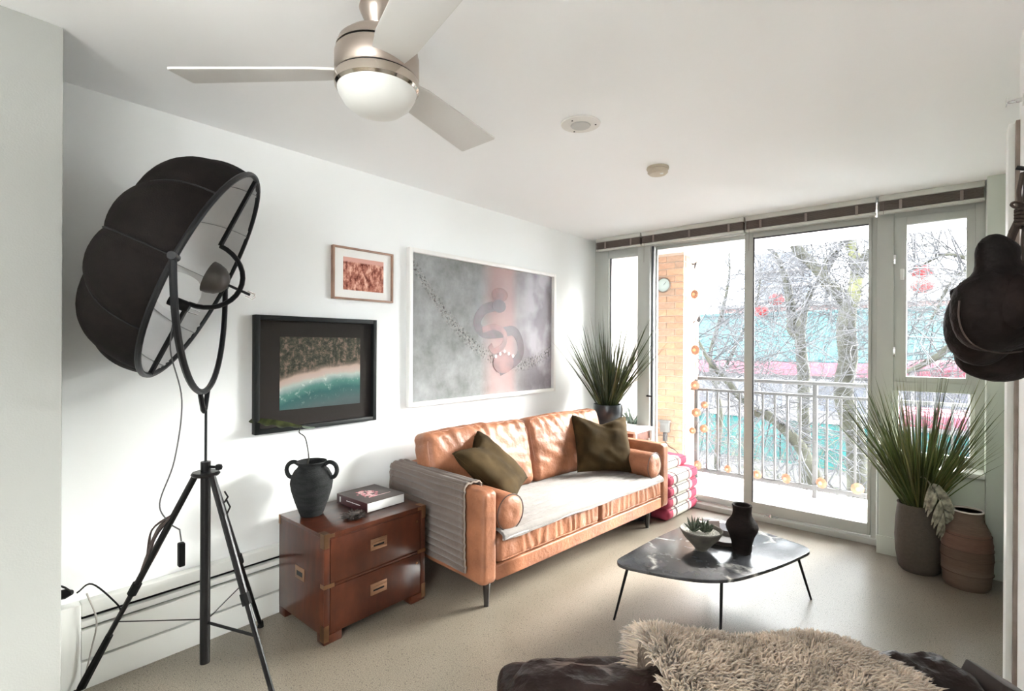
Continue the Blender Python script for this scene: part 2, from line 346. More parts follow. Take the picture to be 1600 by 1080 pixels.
# ------------------------------------------------------------------ baseboard heater, plug, cord
t = thing('baseboard_heater', 'long white electric baseboard heater along the left wall', 'heater', (-2.86, .34, 0))
bx('back_plate', blk_m, (.001, .01, .01), (.02, 4.2, .36), t, bevel=0)
bx('end_cap', white_m, (.001, .0, 0), (.058, .115, .372), t, bevel=.004)
bx('toe_strip', white_m, (.001, .116, 0), (.054, 4.2, .118), t)
bx('front_panel', white_m, (.022, .116, .130), (.058, 4.2, .254), t)
bx('louvre_bar', white_m, (.022, .116, .268), (.056, 4.2, .294), t)
bx('top_cap', white_m, (.001, .116, .314), (.056, 4.2, .372), t, bevel=.006)
t = thing('power_plug', 'black power plug and adaptor beside the near wall corner', 'plug', (-2.80, .40, .42))
b = B().tube([(-.058, -.05, -.0), (-.045, .01, .0), (-.03, .03, .005)], [.018, .02, .010], 10); b.obj('plug_body', rubber_m, t)
B().tube(crv([(-.03, .03, .005), (-.03, -.01, .045), (-.04, -.06, .04)], 6), .004, 6).obj('cord', rubber_m, t)

# ------------------------------------------------------------------ floor lamp (dish on tripod)
def floor_lamp():
    C0 = Vector((-2.405, .80, 0)); t = thing('tripod_floor_lamp', 'huge black umbrella-dish studio floor lamp on a black tripod', 'lamp', C0)
    C = Vector((-2.409, .794, 1.784)); a = Vector((.874, -.486, 0)).normalized(); u = Vector((.203, .366, .908)).normalized(); n = a.cross(u).normalized()
    if n.x < 0: n = -n
    R0 = .465
    silk = mat('black_umbrella_cloth', (.008, .0058, .005), .8, spec=.15, var=.25, vscale=30, bump=.15, bscale=200); inner = mat('white_reflector_cloth', (.62, .62, .62), .5, var=.06, vscale=5)
    NP = 10
    def pt(s, th, off=0):
        # s: 0 rim .. 1 apex
        ang = s*PI/2
        rr = R0*math.cos(ang)**.80; dz = -.335*math.sin(ang)**.95
        k = (th/(2*PI)*NP) % 1; bulge = math.sin(PI*k)**.7 * .085 * math.sin(PI*min(1, s*1.25))**1.0
        rr = rr*(1+bulge) - off*math.cos(ang); dz = dz*(1+bulge*.9) + off*math.sin(ang)
        return C + a*(rr*math.cos(th)) + u*(rr*math.sin(th)) + n*dz
    th0 = 0
    B().grid(lambda s, q: pt(s*.999, q*2*PI+th0), 26, NP*9, cv=True).obj('dish_shell', silk, t, world=True, ang=60)
    B().grid(lambda s, q: pt(s*.999, q*2*PI+th0, .006), 26, NP*9, cv=True).obj('dish_lining', inner, t, world=True, ang=60)
    for k in range(NP):
        th = 2*PI*k/NP
        B().tube([pt(s/14, th, -.002) for s in range(0, 15)], .0038, 5).obj('dish_rib', blk_m, t, world=True)
        B().tube([pt(s/14, th, .009) for s in range(0, 15)], .0022, 5).obj('lining_rib', mat('grey_rib', (.3, .3, .3), .4) if k == 0 else bpy.data.materials['grey_rib'], t, world=True)
    rim = [C + (a*math.cos(q) + u*math.sin(q))*(R0+.004) for q in [2*PI*i/72 for i in range(73)]]
    B().tube(rim, .011, 8, caps=False).obj('rim_ring', blk_m, t, world=True)
    # crossbar with half-round offset
    up = [C + u*(R0*s) for s in (1, .30)]; r = .30*R0
    arc = [C + u*(r*math.cos(q)) + n*(r*1.05*math.sin(q)) + n*.0 for q in [PI*i/16 for i in range(17)]]
    bar = B()
    for seg in ([C+u*R0, C+u*r], arc, [C-u*r, C-u*R0]): bar.tube(seg, .0105, 8)
    bar.obj('crossbar', blk_m, t, world=True)
    # counter reflector cup and its stem
    tip = C + n*(r*1.05)
    Rm = Matrix((u, a, n)).transposed()
    B().lathe([(.070, -.02), (.069, 0), (.060, .028), (.042, .050), (.02, .062), (0, .066), (0, .060), (.02, .056), (.038, .044), (.054, .024), (.063, 0), (.064, -.02)], C+n*.035, 28, Rm).obj('bulb_cup', mat('dark_bronze_cup', (.05, .042, .036), .45, var=.3, vscale=10), t, world=True)
    B().tube([C+n*.10, tip+n*.045], .006, 8).obj('cup_stem', blk_m, t, world=True)
    B().tube([tip+n*.03-u*.012, tip+n*.06-u*.012, tip+n*.065, tip+n*.06+u*.012, tip+n*.03+u*.012], .0035, 6).obj('cup_clip', chrome_m, t, world=True)
    B().lathe([(0, -.05), (.022, -.05), (.024, .02), (.018, .03), (0, .03)], C-u*.155-n*.02, 14, Rm).obj('lamp_holder', blk_m, t, world=True)
    b = B()
    for q in (-.008, .008): b.tube([C-u*(.165+q)-a*.02, C-u*(.165+q)+n*.02-a*.14], .003, 6)
    b.obj('holder_rods', chrome_m, t, world=True)
    # U-shaped yoke
    yk = []
    for i in range(41):
        q = PI*i/40; yk.append(C + a*((R0+.022)*math.cos(q)) + Vector((0, 0, -.50*math.sin(q)**.9)))
    B().tube(yk, .0125, 8).obj('yoke', blk_m, t, world=True)
    for s in (1, -1): B().lathe([(0, -.03), (.014, -.03), (.014, .03), (0, .03)], C+a*s*(R0+.012), 12, Matrix((u, n, a)).transposed()).obj('pivot_bolt', blk_m, t, world=True)
    bz = C.z-.50
    B().tube([C+a*.075+Vector((0, 0, -.497)), Vector((C.x, C.y, bz-.075)) + a*.02, Vector((C.x, C.y, bz-.085)), Vector((C.x, C.y, bz-.075)) - a*.02, C-a*.075+Vector((0, 0, -.497))], .010, 8).obj('yoke_bracket', blk_m, t, world=True)
    B().tube([(C0.x, C0.y, bz-.08), (C0.x, C0.y, .95)], .0055, 8).obj('upper_rod', blk_m, t, world=True)
    iron = mat('gunmetal', (.008, .0075, .0075), .32, spec=.22)
    B().tube([(C0.x, C0.y, .985), (C0.x, C0.y, .125)], .0195, 14).obj('centre_column', iron, t, world=True)
    B().lathe([(0, .925), (.05, .925), (.056, .933), (.05, .942), (0, .942)], C0, 24).obj('hub_plate', iron, t, world=True)
    kn = B().tube([(C0.x, C0.y, .963), C0+Vector((.045, .03, .963))], .006, 8); kn.lathe([(0, -.014), (.012, -.01), (.015, 0), (.012, .01), (0, .014)], C0+Vector((.05, .034, .963)), 12); kn.obj('clamp_knob', rubber_m, t, world=True)
    feet = [Vector((-2.765, .432, 0)), Vector((-2.734, 1.173, 0)), Vector((-1.972, .924, 0))]
    for i, ft in enumerate(feet):
        d = (ft-C0); d.z = 0; dn = d.normalized(); top = C0 + dn*.042 + Vector((0, 0, .925))
        mid = top.lerp(ft, .52)
        lg = B().tube([top, mid], .0135, 10).tube([mid, ft+Vector((0, 0, .012))], .0105, 10).obj('leg', iron, t, world=True)
        B().tube([mid+(top-mid)*.06, mid-(top-mid)*.03], .0185, 10).obj('leg_clamp', rubber_m, lg, world=True)
        B().tube([ft+Vector((0, 0, .03)), ft+Vector((0, 0, .001))], [.013, .016], 10).obj('rubber_foot', rubber_m, lg, world=True)
        jp = top.lerp(ft, .66)
        B().tube([jp, C0+dn*.02+Vector((0, 0, .30 if i else .31))], .006, 6, flat=.4).obj('brace', iron, t, world=True)
        if i: B().tube([top.lerp(ft, .1)+Vector((.03, .02, 0)), top.lerp(ft, .13)+Vector((.035, .025, 0)), top.lerp(ft, .16)+Vector((.02, .01, 0))], .004, 6).obj('leg_hook', iron, lg, world=True)
    # cord: dish -> tied bundle on the left leg -> plug
    ft = feet[0]; d = (ft-C0).normalized(); top = C0 + d*.042 + Vector((0, 0, .925)); q = top.lerp(ft, .22)
    st = C-u*.19-n*.03
    cm = mat('grey_flex', (.10, .10, .10), .5)
    B().tube(crv([st, st+Vector((.01, -.02, -.16)), (-2.44, .72, 1.25), (-2.46, .70, 1.0), q+Vector((-.02, -.03, .09)), q], 8), .0032, 6).obj('cord', cm, t, world=True)
    bun = B()
    for k in range(9):
        w = .02+.02*rnd.random(); l0 = top.lerp(ft, .17+.03*rnd.random()); l1 = top.lerp(ft, .42+.05*rnd.random()); o = Vector((-.4, -.3, .5)).normalized()
        side = Vector((rnd.uniform(-.02, .02), rnd.uniform(-.02, .02), 0))
        bun.tube(crv([l0+side*.3, l0.lerp(l1, .35)+o*w+side, l0.lerp(l1, .8)+o*w*.9-side, l1, l0.lerp(l1, .6)-o*.012, l0], 5), .0035, 5)
    bun.obj('cord_bundle', mat('brown_black_flex', (.06, .04, .035), .5), t, world=True)
    sw = q+Vector((.05, .03, -.13))
    B().tube([q, q+Vector((.045, .025, -.02)), sw+Vector((0, 0, .06))], .003, 6).obj('switch_cord', cm, t, world=True)
    bx('foot_switch', rubber_m, sw-Vector((.015, .012, .045)), sw+Vector((.015, .012, .055)), t, world=True, bevel=.005)
    jl = top.lerp(ft, .62)
    B().tube(crv([jl, jl+Vector((.0, -.02, .05)), (-2.74, .48, .47), (-2.795, .44, .43)], 6), .0035, 6).obj('supply_cord', rubber_m, t, world=True)
    B().tube([top.lerp(ft, .72), top.lerp(ft, .95)], [.014, .017], 8).obj('tape_wrap', rubber_m, t, world=True)
    c2 = mat('pale_flex', (.35, .33, .30), .5)
    tag(B().tube(crv([(-2.785, .47, .42), (-2.765, .50, .30), (-2.775, .485, .18), (-2.775, .46, .05), (-2.72, .44, .006), (-2.55, .35, .005), (-2.42, .20, .005)], 8), .0035, 6).obj('extension_cord', c2), 'pale grey cord hanging from the plug to the floor by the near wall', 'cord')
floor_lamp()

# ------------------------------------------------------------------ pictures on the left wall
def nodes_of(name, rough=.5, spec=.5):
    m = bpy.data.materials.new(name); m.use_nodes = True; N = m.node_tree.nodes; p = N['Principled BSDF']; p.inputs['Roughness'].default_value = rough; p.inputs['Specular IOR Level'].default_value = spec
    return m, N, m.node_tree.links, p
def ramp(N, stops):
    r = N.new('ShaderNodeValToRGB'); e = r.color_ramp.elements
    while len(e) < len(stops): e.new(.5)
    for k, (p, c) in enumerate(stops): e[k].position = p; e[k].color = (*c, 1)
    return r
def mixc(N, L, f, a, b, mode='MIX'):
    m = N.new('ShaderNodeMix'); m.data_type = 'RGBA'; m.blend_type = mode
    if isinstance(f, float): m.inputs[0].default_value = f
    else: L.new(f, m.inputs[0])
    for s, i in ((a, 6), (b, 7)):
        if isinstance(s, tuple): m.inputs[i].default_value = (*s, 1)
        else: L.new(s, m.inputs[i])
    return m.outputs[2]
def noise(N, L, vec, sc, det=6, ro=.6):
    n = N.new('ShaderNodeTexNoise'); n.inputs['Scale'].default_value = sc; n.inputs['Detail'].default_value = det; n.inputs['Roughness'].default_value = ro; L.new(vec, n.inputs['Vector']); return n.outputs[0]
def math_(N, L, op, a, b=None):
    m = N.new('ShaderNodeMath'); m.operation = op
    for i, s in enumerate((a, b)):
        if s is None: continue
        if isinstance(s, (int, float)): m.inputs[i].default_value = s
        else: L.new(s, m.inputs[i])
    return m.outputs[0]
def coast_print():
    m, N, L, p = nodes_of('coast_photo_print', .7, .1); t = N.new('ShaderNodeTexCoord').outputs['Object']; s = N.new('ShaderNodeSeparateXYZ'); L.new(t, s.inputs[0]); y, z = s.outputs[1], s.outputs[2]
    h = math_(N, L, 'SUBTRACT', z, math_(N, L, 'MULTIPLY', y, .16)); h = math_(N, L, 'SUBTRACT', h, math_(N, L, 'MULTIPLY', math_(N, L, 'MULTIPLY', y, y), -.35))
    h = math_(N, L, 'ADD', h, math_(N, L, 'MULTIPLY', math_(N, L, 'SUBTRACT', noise(N, L, t, 9), .5), .05))
    hn = math_(N, L, 'ADD', math_(N, L, 'MULTIPLY', h, 2.0), .5)   # -.25...25 -> 0..1
    water = ramp(N, [(0, (.06, .075, .08)), (.12, (.07, .10, .10)), (.27, (.035, .105, .10)), (.36, (.085, .19, .17)), (.43, (.33, .38, .36)), (.47, (.42, .33, .29)), (.53, (.40, .30, .25)), (.56, (.22, .17, .14)), (1, (.12, .13, .11))]); L.new(hn, water.inputs[0])
    trees = ramp(N, [(.36, (.02, .025, .018)), (.5, (.06, .06, .045)), (.6, (.20, .14, .11)), (.74, (.42, .33, .28))]); L.new(noise(N, L, t, 30, 9, .8), trees.inputs[0])
    msk = ramp(N, [(.52, (0, 0, 0)), (.60, (1, 1, 1))]); L.new(hn, msk.inputs[0])
    c = mixc(N, L, msk.outputs[0], water.outputs[0], trees.outputs[0])
    foam = ramp(N, [(.56, (0, 0, 0)), (.7, (.5, .5, .5))]); L.new(noise(N, L, t, 30, 8, .7), foam.inputs[0])
    wm = ramp(N, [(.1, (0, 0, 0)), (.4, (1, 1, 1)), (.5, (0, 0, 0))]); L.new(hn, wm.inputs[0])
    c = mixc(N, L, math_(N, L, 'MULTIPLY', foam.outputs[0], wm.outputs[0]), c, (.75, .78, .74))
    L.new(c, p.inputs['Base Color']); return m
def red_print():
    m, N, L, p = nodes_of('red_rock_photo_print', .7, .1); t = N.new('ShaderNodeTexCoord').outputs['Object']; s = N.new('ShaderNodeSeparateXYZ'); L.new(t, s.inputs[0]); z = s.outputs[2]
    r = ramp(N, [(.38, (.13, .03, .02)), (.5, (.45, .17, .12)), (.58, (.72, .38, .29)), (.68, (.85, .58, .46))])
    mp = N.new('ShaderNodeMapping'); L.new(t, mp.inputs[0]); mp.inputs['Scale'].default_value = (1, 1, .6); L.new(noise(N, L, mp.outputs[0], 34, 7, .7), r.inputs[0])
    sk = ramp(N, [(0, (0, 0, 0)), (.80, (0, 0, 0)), (.84, (1, 1, 1))]); L.new(math_(N, L, 'ADD', math_(N, L, 'MULTIPLY', z, 4.3), .5), sk.inputs[0])
    L.new(mixc(N, L, sk.outputs[0], r.outputs[0], (.72, .40, .34)), p.inputs['Base Color']); return m
def grey_print():
    m, N, L, p = nodes_of('grey_print_with_reflections', .8, .05); t = N.new('ShaderNodeTexCoord').outputs['Object']; s = N.new('ShaderNodeSeparateXYZ'); L.new(t, s.inputs[0]); y, z = s.outputs[1], s.outputs[2]
    r = ramp(N, [(.3, (.18, .185, .18)), (.5, (.28, .285, .285)), (.7, (.38, .38, .39))]); L.new(noise(N, L, t, 5, 10, .68), r.inputs[0])
    pk = ramp(N, [(.42, (0, 0, 0)), (.52, (.65, .65, .65)), (.64, (.75, .75, .75)), (.7, (.15, .15, .15)), (1, (.25, .25, .25))]); L.new(math_(N, L, 'ADD', math_(N, L, 'DIVIDE', y, 1.7), .5), pk.inputs[0])
    c = mixc(N, L, pk.outputs[0], r.outputs[0], (.52, .34, .33))  # pink column: reflection of the brick pillar painted into the print
    lv = ramp(N, [(.66, (0, 0, 0)), (.8, (.6, .6, .6))]); L.new(math_(N, L, 'ADD', math_(N, L, 'DIVIDE', y, 1.7), .5), lv.inputs[0])
    wv = ramp(N, [(.45, (.24, .225, .265)), (.6, (.58, .56, .63))]); L.new(noise(N, L, t, 3.2, 5, .5), wv.inputs[0])
    c = mixc(N, L, lv.outputs[0], c, wv.outputs[0])  # wavy pale right side: window reflection painted into the print
    # dark speckled arc of pebbles
    d = math_(N, L, 'ADD', z, math_(N, L, 'MULTIPLY', math_(N, L, 'MULTIPLY', math_(N, L, 'SUBTRACT', y, .35), math_(N, L, 'SUBTRACT', y, .35)), -.55))
    d = math_(N, L, 'ABSOLUTE', math_(N, L, 'ADD', d, .29)); bm_ = ramp(N, [(0, (1, 1, 1)), (.035, (.8, .8, .8)), (.07, (0, 0, 0))]); L.new(d, bm_.inputs[0])
    sp_ = ramp(N, [(.46, (0, 0, 0)), (.54, (1, 1, 1))]); L.new(noise(N, L, t, 60, 3, .6), sp_.inputs[0])
    sp2 = ramp(N, [(.4, (.05, .045, .045)), (.55, (.36, .34, .33))]); L.new(noise(N, L, t, 45, 3, .6), sp2.inputs[0])
    c = mixc(N, L, math_(N, L, 'MULTIPLY', bm_.outputs[0], sp_.outputs[0]), c, sp2.outputs[0])
    L.new(c, p.inputs['Base Color']); return m
def picture(name, label, y0, y1, z0, z1, fw, dep, fm, mm, img, im_m):
    cy, cz = (y0+y1)/2, (z0+z1)/2; t = thing(name, label, 'picture', (-2.8595, cy, cz)); w, h = (y1-y0)/2, (z1-z0)/2
    for k, (a, b) in enumerate((((0, -w, -h), (dep, -w+fw, h)), ((0, w-fw, -h), (dep, w, h)), ((0, -w+fw, h-fw), (dep, w-fw, h)), ((0, -w+fw, -h), (dep, w-fw, -h+fw)))):
        bx('frame_side', fm, a, b, t, bevel=.002)
    bx('backing', fm, (0, -w+fw, -h+fw), (.006, w-fw, h-fw), t, bevel=0)
    if mm: bx('mat_board', mm, (.007, -w+fw, -h+fw), (.012, w-fw, h-fw), t, bevel=0)
    a0, a1, b0, b1 = img; pr = B().box((-.0006, -(a1-a0)/2, -(b1-b0)/2), (.0006, (a1-a0)/2, (b1-b0)/2)).obj('print', im_m, t, smooth=False)
    pr.location = (.0128 if mm else .0075, (a0+a1)/2-cy, (b0+b1)/2-cz)
    bx('glass', picglass_m, (dep*.62, -w+fw+.001, -h+fw+.001), (dep*.62+.002, w-fw-.001, h-fw-.001), t, bevel=0)
    return t
picture('framed_picture', 'black framed aerial coast photograph with turquoise water and dark mat', 1.175, 1.94, .997, 1.647, .026, .042, blkw_m, mat('charcoal_mat_board', (.030, .026, .024), .8, spec=.1), (1.32, 1.834, 1.115, 1.53), coast_print())
picture('framed_picture', 'small thin wooden framed reddish photograph with white mat', 1.636, 2.078, 1.768, 2.096, .012, .028, mat('light_walnut_frame', (.33, .20, .14), .5, var=.2, vscale=12), mat('white_mat_board', (.85, .84, .81), .7), (1.712, 2.008, 1.83, 2.035), red_print())
big = picture('framed_picture', 'large white framed grey photograph of a coiled pink ribbon shape', 2.205, 3.935, 1.055, 2.165, .03, .040, mat('white_frame_paint', (.84, .83, .80), .4), None, (2.235, 3.905, 1.085, 2.135), grey_print())
def ribbon(pts, wid, name, m, x):
    P = crv(pts, 8); b = B(); vs = []; fs = []
    for i, q in enumerate(P):
        tg = (P[min(i+1, len(P)-1)]-P[max(i-1, 0)]).normalized(); nn = Vector((0, -tg.z, tg.y)); w = wid(i/(len(P)-1)) if callable(wid) else wid
        vs += [q+nn*w/2, q-nn*w/2]
        if i: fs.append((2*i-2, 2*i-1, 2*i+1, 2*i))
    b.add([(x, v.y, v.z) for v in vs], fs); return b.obj(name, m, big, solid=.0008, smooth=False)
mauve = mat('mauve_print_ink', (.075, .04, .05), .5, var=.3, vscale=12); rose = mat('rose_print_ink', (.20, .09, .085), .5, var=.3, vscale=10)
ribbon([(0, .02, .20), (0, -.10, .16), (0, -.17, .06), (0, -.10, -.02), (0, .10, -.02), (0, .28, .0), (0, .37, -.10), (0, .36, -.22), (0, 0.22, -.30), (0, .10, -.34)], .085, 'printed_ribbon', mauve, .0095)
ribbon([(0, -.11, .0), (0, .04, .03), (0, .16, -.02), (0, .15, -.12), (0, .03, -.17), (0, -.02, -.12)], .05, 'printed_ribbon', rose, .0105)
b = B().grid(lambda s, q: Vector((.0115, .10+.10*s*math.cos(q*2*PI), .30+.06*s*math.sin(q*2*PI))), 3, 24, cv=True); b.obj('printed_shape', rose, big, solid=.0008, smooth=False)
b = B().grid(lambda s, q: Vector((.0120, .09+.085*s*math.cos(q*2*PI), .205+.055*s*math.sin(q*2*PI))), 3, 24, cv=True); b.obj('printed_shape', mauve, big, solid=.0008, smooth=False)
b = B().grid(lambda s, q: Vector((.0125, .15+.13*s*math.cos(q*2*PI), -.27+.09*s*math.sin(q*2*PI))), 3, 24, cv=True); b.obj('printed_shape', rose, big, solid=.0008, smooth=False)
for k in range(5): B().lathe([(0, 0), (.016, 0), (0, .001)], (.0135, .05+.055*k, -.175-.02*abs(k-2)), 6, Matrix.Rotation(PI/2, 3, 'Y')).obj('printed_dot', bpy.data.materials['white_mat_board'], big)
#NEXT
# ------------------------------------------------------------------ campaign chest and what stands on it
def wood_mat(name='burl_mahogany', c1=(.028, .0065, .0035), c2=(.098, .026, .011)):
    m, N, L, p = nodes_of(name, .32); t = N.new('ShaderNodeTexCoord').outputs['Object']
    mp = N.new('ShaderNodeMapping'); L.new(t, mp.inputs[0]); mp.inputs['Scale'].default_value = (1, 1, .55)
    n1 = noise(N, L, mp.outputs[0], 7, 8, .62); w = N.new('ShaderNodeTexWave'); w.inputs['Scale'].default_value = 5; w.inputs['Distortion'].default_value = 9; w.inputs['Detail'].default_value = 3; L.new(mp.outputs[0], w.inputs['Vector'])
    r = ramp(N, [(.28, c1), (.5, tuple((a+b)/2 for a, b in zip(c1, c2))), (.72, c2)]); L.new(n1, r.inputs[0])
    L.new(mixc(N, L, .25, r.outputs[0], w.outputs[0], 'MULTIPLY'), p.inputs['Base Color'])
    p.inputs['Coat Weight'].default_value = .35; p.inputs['Coat Roughness'].default_value = .2; p.inputs['Specular IOR Level'].default_value = .3; return m
wood_m = wood_mat()
def chest():
    t = thing('campaign_chest', 'glossy reddish burl wood two-drawer chest with brass corners', 'chest', (-2.80, 1.30, 0))
    D, Wd, H = .48, .635, .548    # depth x, width y, height z
    bx('carcass', wood_m, (0, .0, .045), (D-.006, Wd, H-.022), t, bevel=.002)
    bx('top_board', wood_m, (0, -.001, H-.0215), (D, Wd+.001, H), t, bevel=.002)
    bx('face_rail', wood_m, (D-.006, .0, .285), (D-.001, Wd, .293), t, bevel=.001)
    for y in (0, Wd-.03): bx('face_stile', wood_m, (D-.006, y, .046), (D-.0005, y+.03, H-.022), t, bevel=.001)
    pl = mat('brass_pull_plate', (.42, .25, .16), .38, 1, var=.15)
    for z0, z1 in ((.300, .518), (.062, .278)):
        d = bx('drawer', wood_m, (D-.02, .034, z0), (D+.001, Wd-.034, z1), t, bevel=.003)
        zc = (z0+z1)/2+.012; yc = .315
        for a, b in (((D+.001, yc-.052, zc+.012), (D+.004, yc+.052, zc+.030)), ((D+.001, yc-.052, zc-.030), (D+.004, yc+.052, zc-.012)), ((D+.001, yc-.052, zc-.012), (D+.004, yc-.034, zc+.012)), ((D+.001, yc+.034, zc-.012), (D+.004, yc+.052, zc+.012))): bx('pull_plate', pl, a, b, d, bevel=.001)
        bx('pull_recess', blk_m, (D+.0008, yc-.034, zc-.012), (D+.0018, yc+.034, zc+.012), d, bevel=0)
        bx('pull_grip', pl, (D+.0018, yc-.034, zc-.001), (D+.006, yc+.034, zc+.012), d, bevel=.001)
        B().tube([(D+.002, .10 if 0 else Wd-.062, z1-.05), (D+.0035, Wd-.062, z1-.05)], .007, 12).obj('key_plate', brass_m, d)
    # brass corner straps, front left and right, top, middle and foot
    for y, s in ((0, 1), (Wd, -1)):
        for zc, hz in ((H-.035, .035), (.289, .010), (.055, .04)):
            b = B(); b.box((D-.001, y-.002*s if s > 0 else y-.026, zc-hz), (D+.0015, y+.026 if s > 0 else y+.002, zc+hz))
            if hz < .02: b.box((D-.001, min(y, y+.055*s), zc-hz), (D+.0018, max(y, y+.055*s), zc+hz))
            b.box((D-.035, min(y-.0022*s, y+.0005*s), zc-hz), (D+.0015, max(y-.0022*s, y+.0005*s), zc+hz))
            if hz > .02 and zc > .3:
                b.box((D-.055, min(y-.002*s, y+.03*s), H-.0005), (D+.001, max(y-.002*s, y+.03*s), H+.0015))
                b.box((D-.0005, min(y, y+.055*s), H-.02), (D+.0017, max(y, y+.055*s), H-.002))
            b.obj('corner_strap', brass_m, t, smooth=False)
        bx('bracket_foot', wood_m, (D-.07, min(y, y+.10*s), .0), (D-.001, max(y, y+.10*s), .0449), t, bevel=.004)
        bx('bracket_foot', wood_m, (.0, min(y, y+.10*s), .0), (.07, max(y, y+.10*s), .0449), t, bevel=.004)
    bx('corner_strap', brass_m, (-.001, -.0022, H-.05), (.02, -.0002, H), t, bevel=0)
    h = bx('side_handle', pl, (D*.40, -.004, .26), (D*.40+.095, -.0002, .325), t, bevel=.001)
    bx('pull_recess', blk_m, (D*.40+.018, -.0048, .278), (D*.40+.077, -.0035, .302), h, bevel=0)
chest()
def jug():
    cx, cy = -2.662, 1.415; t = thing('clay_jug', 'dark charcoal clay jug with two loop handles on the chest', 'vase', (cx, cy, .5485))
    m = mat('charcoal_clay', (.019, .020, .020), .8, spec=.15, var=.35, vscale=14, bump=.35, bscale=90, stretch=(1, 1, 3))
    prof = [(0, .001), (.058, .001), (.066, .02), (.088, .08), (.106, .14), (.112, .18), (.106, .215), (.090, .245), (.074, .262), (.070, .272), (.073, .284), (.080, .291), (.078, .296), (.070, .292), (.064, .280), (.063, .262), (.080, .235), (.098, .19), (.09, .1), (0, .02)]
    B().lathe(prof, n=44, fn=lambda r, z, a: r*(1+.012*nz((math.cos(a), math.sin(a), z*8), 1.5))).obj('jug_body', m, t, ang=60)
    r = Vector((RT.x, RT.y, 0)).normalized()
    for s in (-1, 1): B().tube(crv([r*s*.070+Vector((0, 0, .276)), r*s*.098+Vector((0, 0, .290)), r*s*.128+Vector((0, 0, .276)), r*s*.139+Vector((0, 0, .244)), r*s*.126+Vector((0, 0, .212)), r*s*.102+Vector((0, 0, .204))], 6), .0115, 10).obj('jug_handle', m, t)
    # single leaf stem standing in the jug
    t = thing('leaf_stem', 'single olive green leaf on a thin dark stem in the clay jug', 'branch', (cx, cy, .62))
    f_ = Vector((FW.x, FW.y, 0)).normalized()
    st = crv([Vector((.0, .0, -.03)), r*.002-f_*.06+Vector((0, 0, .20)), r*.01-f_*.068+Vector((0, 0, .26)), r*-.012-f_*.06+Vector((0, 0, .36)), r*-.050-f_*.05+Vector((0, 0, .39)), r*-.035-f_*.05+Vector((0, 0, .425))], 6)
    B().tube(st, [.0045-.002*i/len(st) for i in range(len(st))], 7).obj('stem', mat('dark_stem', (.03, .027, .02), .5), t)
    base = st[-1]; g = mat('olive_leaf', (.045, .055, .014), .5, var=.5, vscale=25)
    ax = (-r*.97 + Vector((0, 0, .16))).normalized()
    def lf(s, q):
        w = .062*math.sin(PI*min(1, s*1.02))**.7*(1-.4*s)+.001; e = (q-.5)*2
        c = base + ax*(s*.345) + Vector((0, 0, .012*math.sin(PI*s) - .02*s*s))
        return c + f_*(e*w*.6) + Vector((0, 0, -abs(e)*w*.55 + .006*math.sin(s*26+e*3)*abs(e)))
    B().grid(lf, 30, 9).obj('leaf', g, t, solid=.001)
    ax2 = (r*.98 - Vector((0, 0, .1))).normalized()
    B().grid(lambda s, q: base + ax2*(s*.07) + f_*((q-.5)*.05*math.sin(PI*s*.98+.02)) + Vector((0, 0, -.01*abs(q-.5))), 12, 5).obj('leaf', mat('grey_green_leaf', (.18, .22, .17), .5), t, solid=.001, label='small pale grey-green leaf')
jug()
def book():
    t = thing('book', 'thick dark hardback book with pink floral cover lying on the chest', 'book', (-2.595, 1.752, .549), math.radians(1.5))
    dk = mat('dark_brown_book_cloth', (.045, .032, .028), .5); X, Y, H = .150, .132, .056
    bx('cover_board', dk, (-X, -Y, 0), (X, Y, .003), t, bevel=.0006); top = bx('cover_board', dk, (-X, -Y, H-.003), (X, Y, H), t, bevel=.0006)
    bx('spine', mat('maroon_spine', (.05, .014, .016), .45), (-X, -Y-.002, 0), (X, -Y+.002, H), t, bevel=.001)
    bx('page_block', mat('page_edges', (.72, .72, .70), .8, bump=.2, bscale=300, stretch=(.2, .2, 6)), (-X+.004, -Y+.002, .0031), (X-.004, Y-.005, H-.0031), t, bevel=.0008)
    b = B(); g = random.Random(3); ms = [mat('pink_cover_print', (.55, .16, .20), .5), mat('pale_pink_cover_print', (.72, .48, .48), .5)]
    for mi in (0, 1):
        b = B()
        for k in range(26):
            a = g.uniform(0, 2*PI); rr = g.uniform(0, 1)**.6*.062; c = Vector((-.01+rr*math.cos(a)*1.25, -.02+rr*math.sin(a)*.95, H+.0002+mi*.0002)); R0 = g.uniform(.005, .011)
            pts = [(c.x+R0*(1+.35*math.sin(5*q))*math.cos(q), c.y+R0*(1+.35*math.sin(5*q))*math.sin(q)) for q in [2*PI*i/12 for i in range(12)]]
            b.prism(pts, c.z, c.z+.0003+.00001*k)
        b.obj('cover_print', ms[mi], top, smooth=False)
    B().box((.06, -.06, H+.0001), (.066, .09, H+.0006)).obj('cover_print', ms[1], top, smooth=False)
    b = B()
    for k, xx in enumerate((-.12, -.05, .0, .04)): b.box((xx, -Y-.0025, .030 if k else .014), (xx+(.045 if k else .012), -Y-.0019, .034 if k else .044))
    b.obj('spine_print', bpy.data.materials['page_edges'], bpy.data.objects[t.children[2].name], smooth=False)
book()
t = thing('dried_flower_head', 'small dark brown spiky dried flower head beside the book', 'dried flower', (-2.43, 1.535, .5495))
g = random.Random(5); b = B(); b.lathe([(0, 0.0005), (.035, .0005), (.045, .012), (.03, .026), (0, .03)], n=14, fn=lambda r, z, a: r*(1+.2*math.sin(5*a)))
b.obj('flower_core', mat('dark_seedhead', (.035, .024, .02), .8, var=.6, vscale=60), t); b = B()
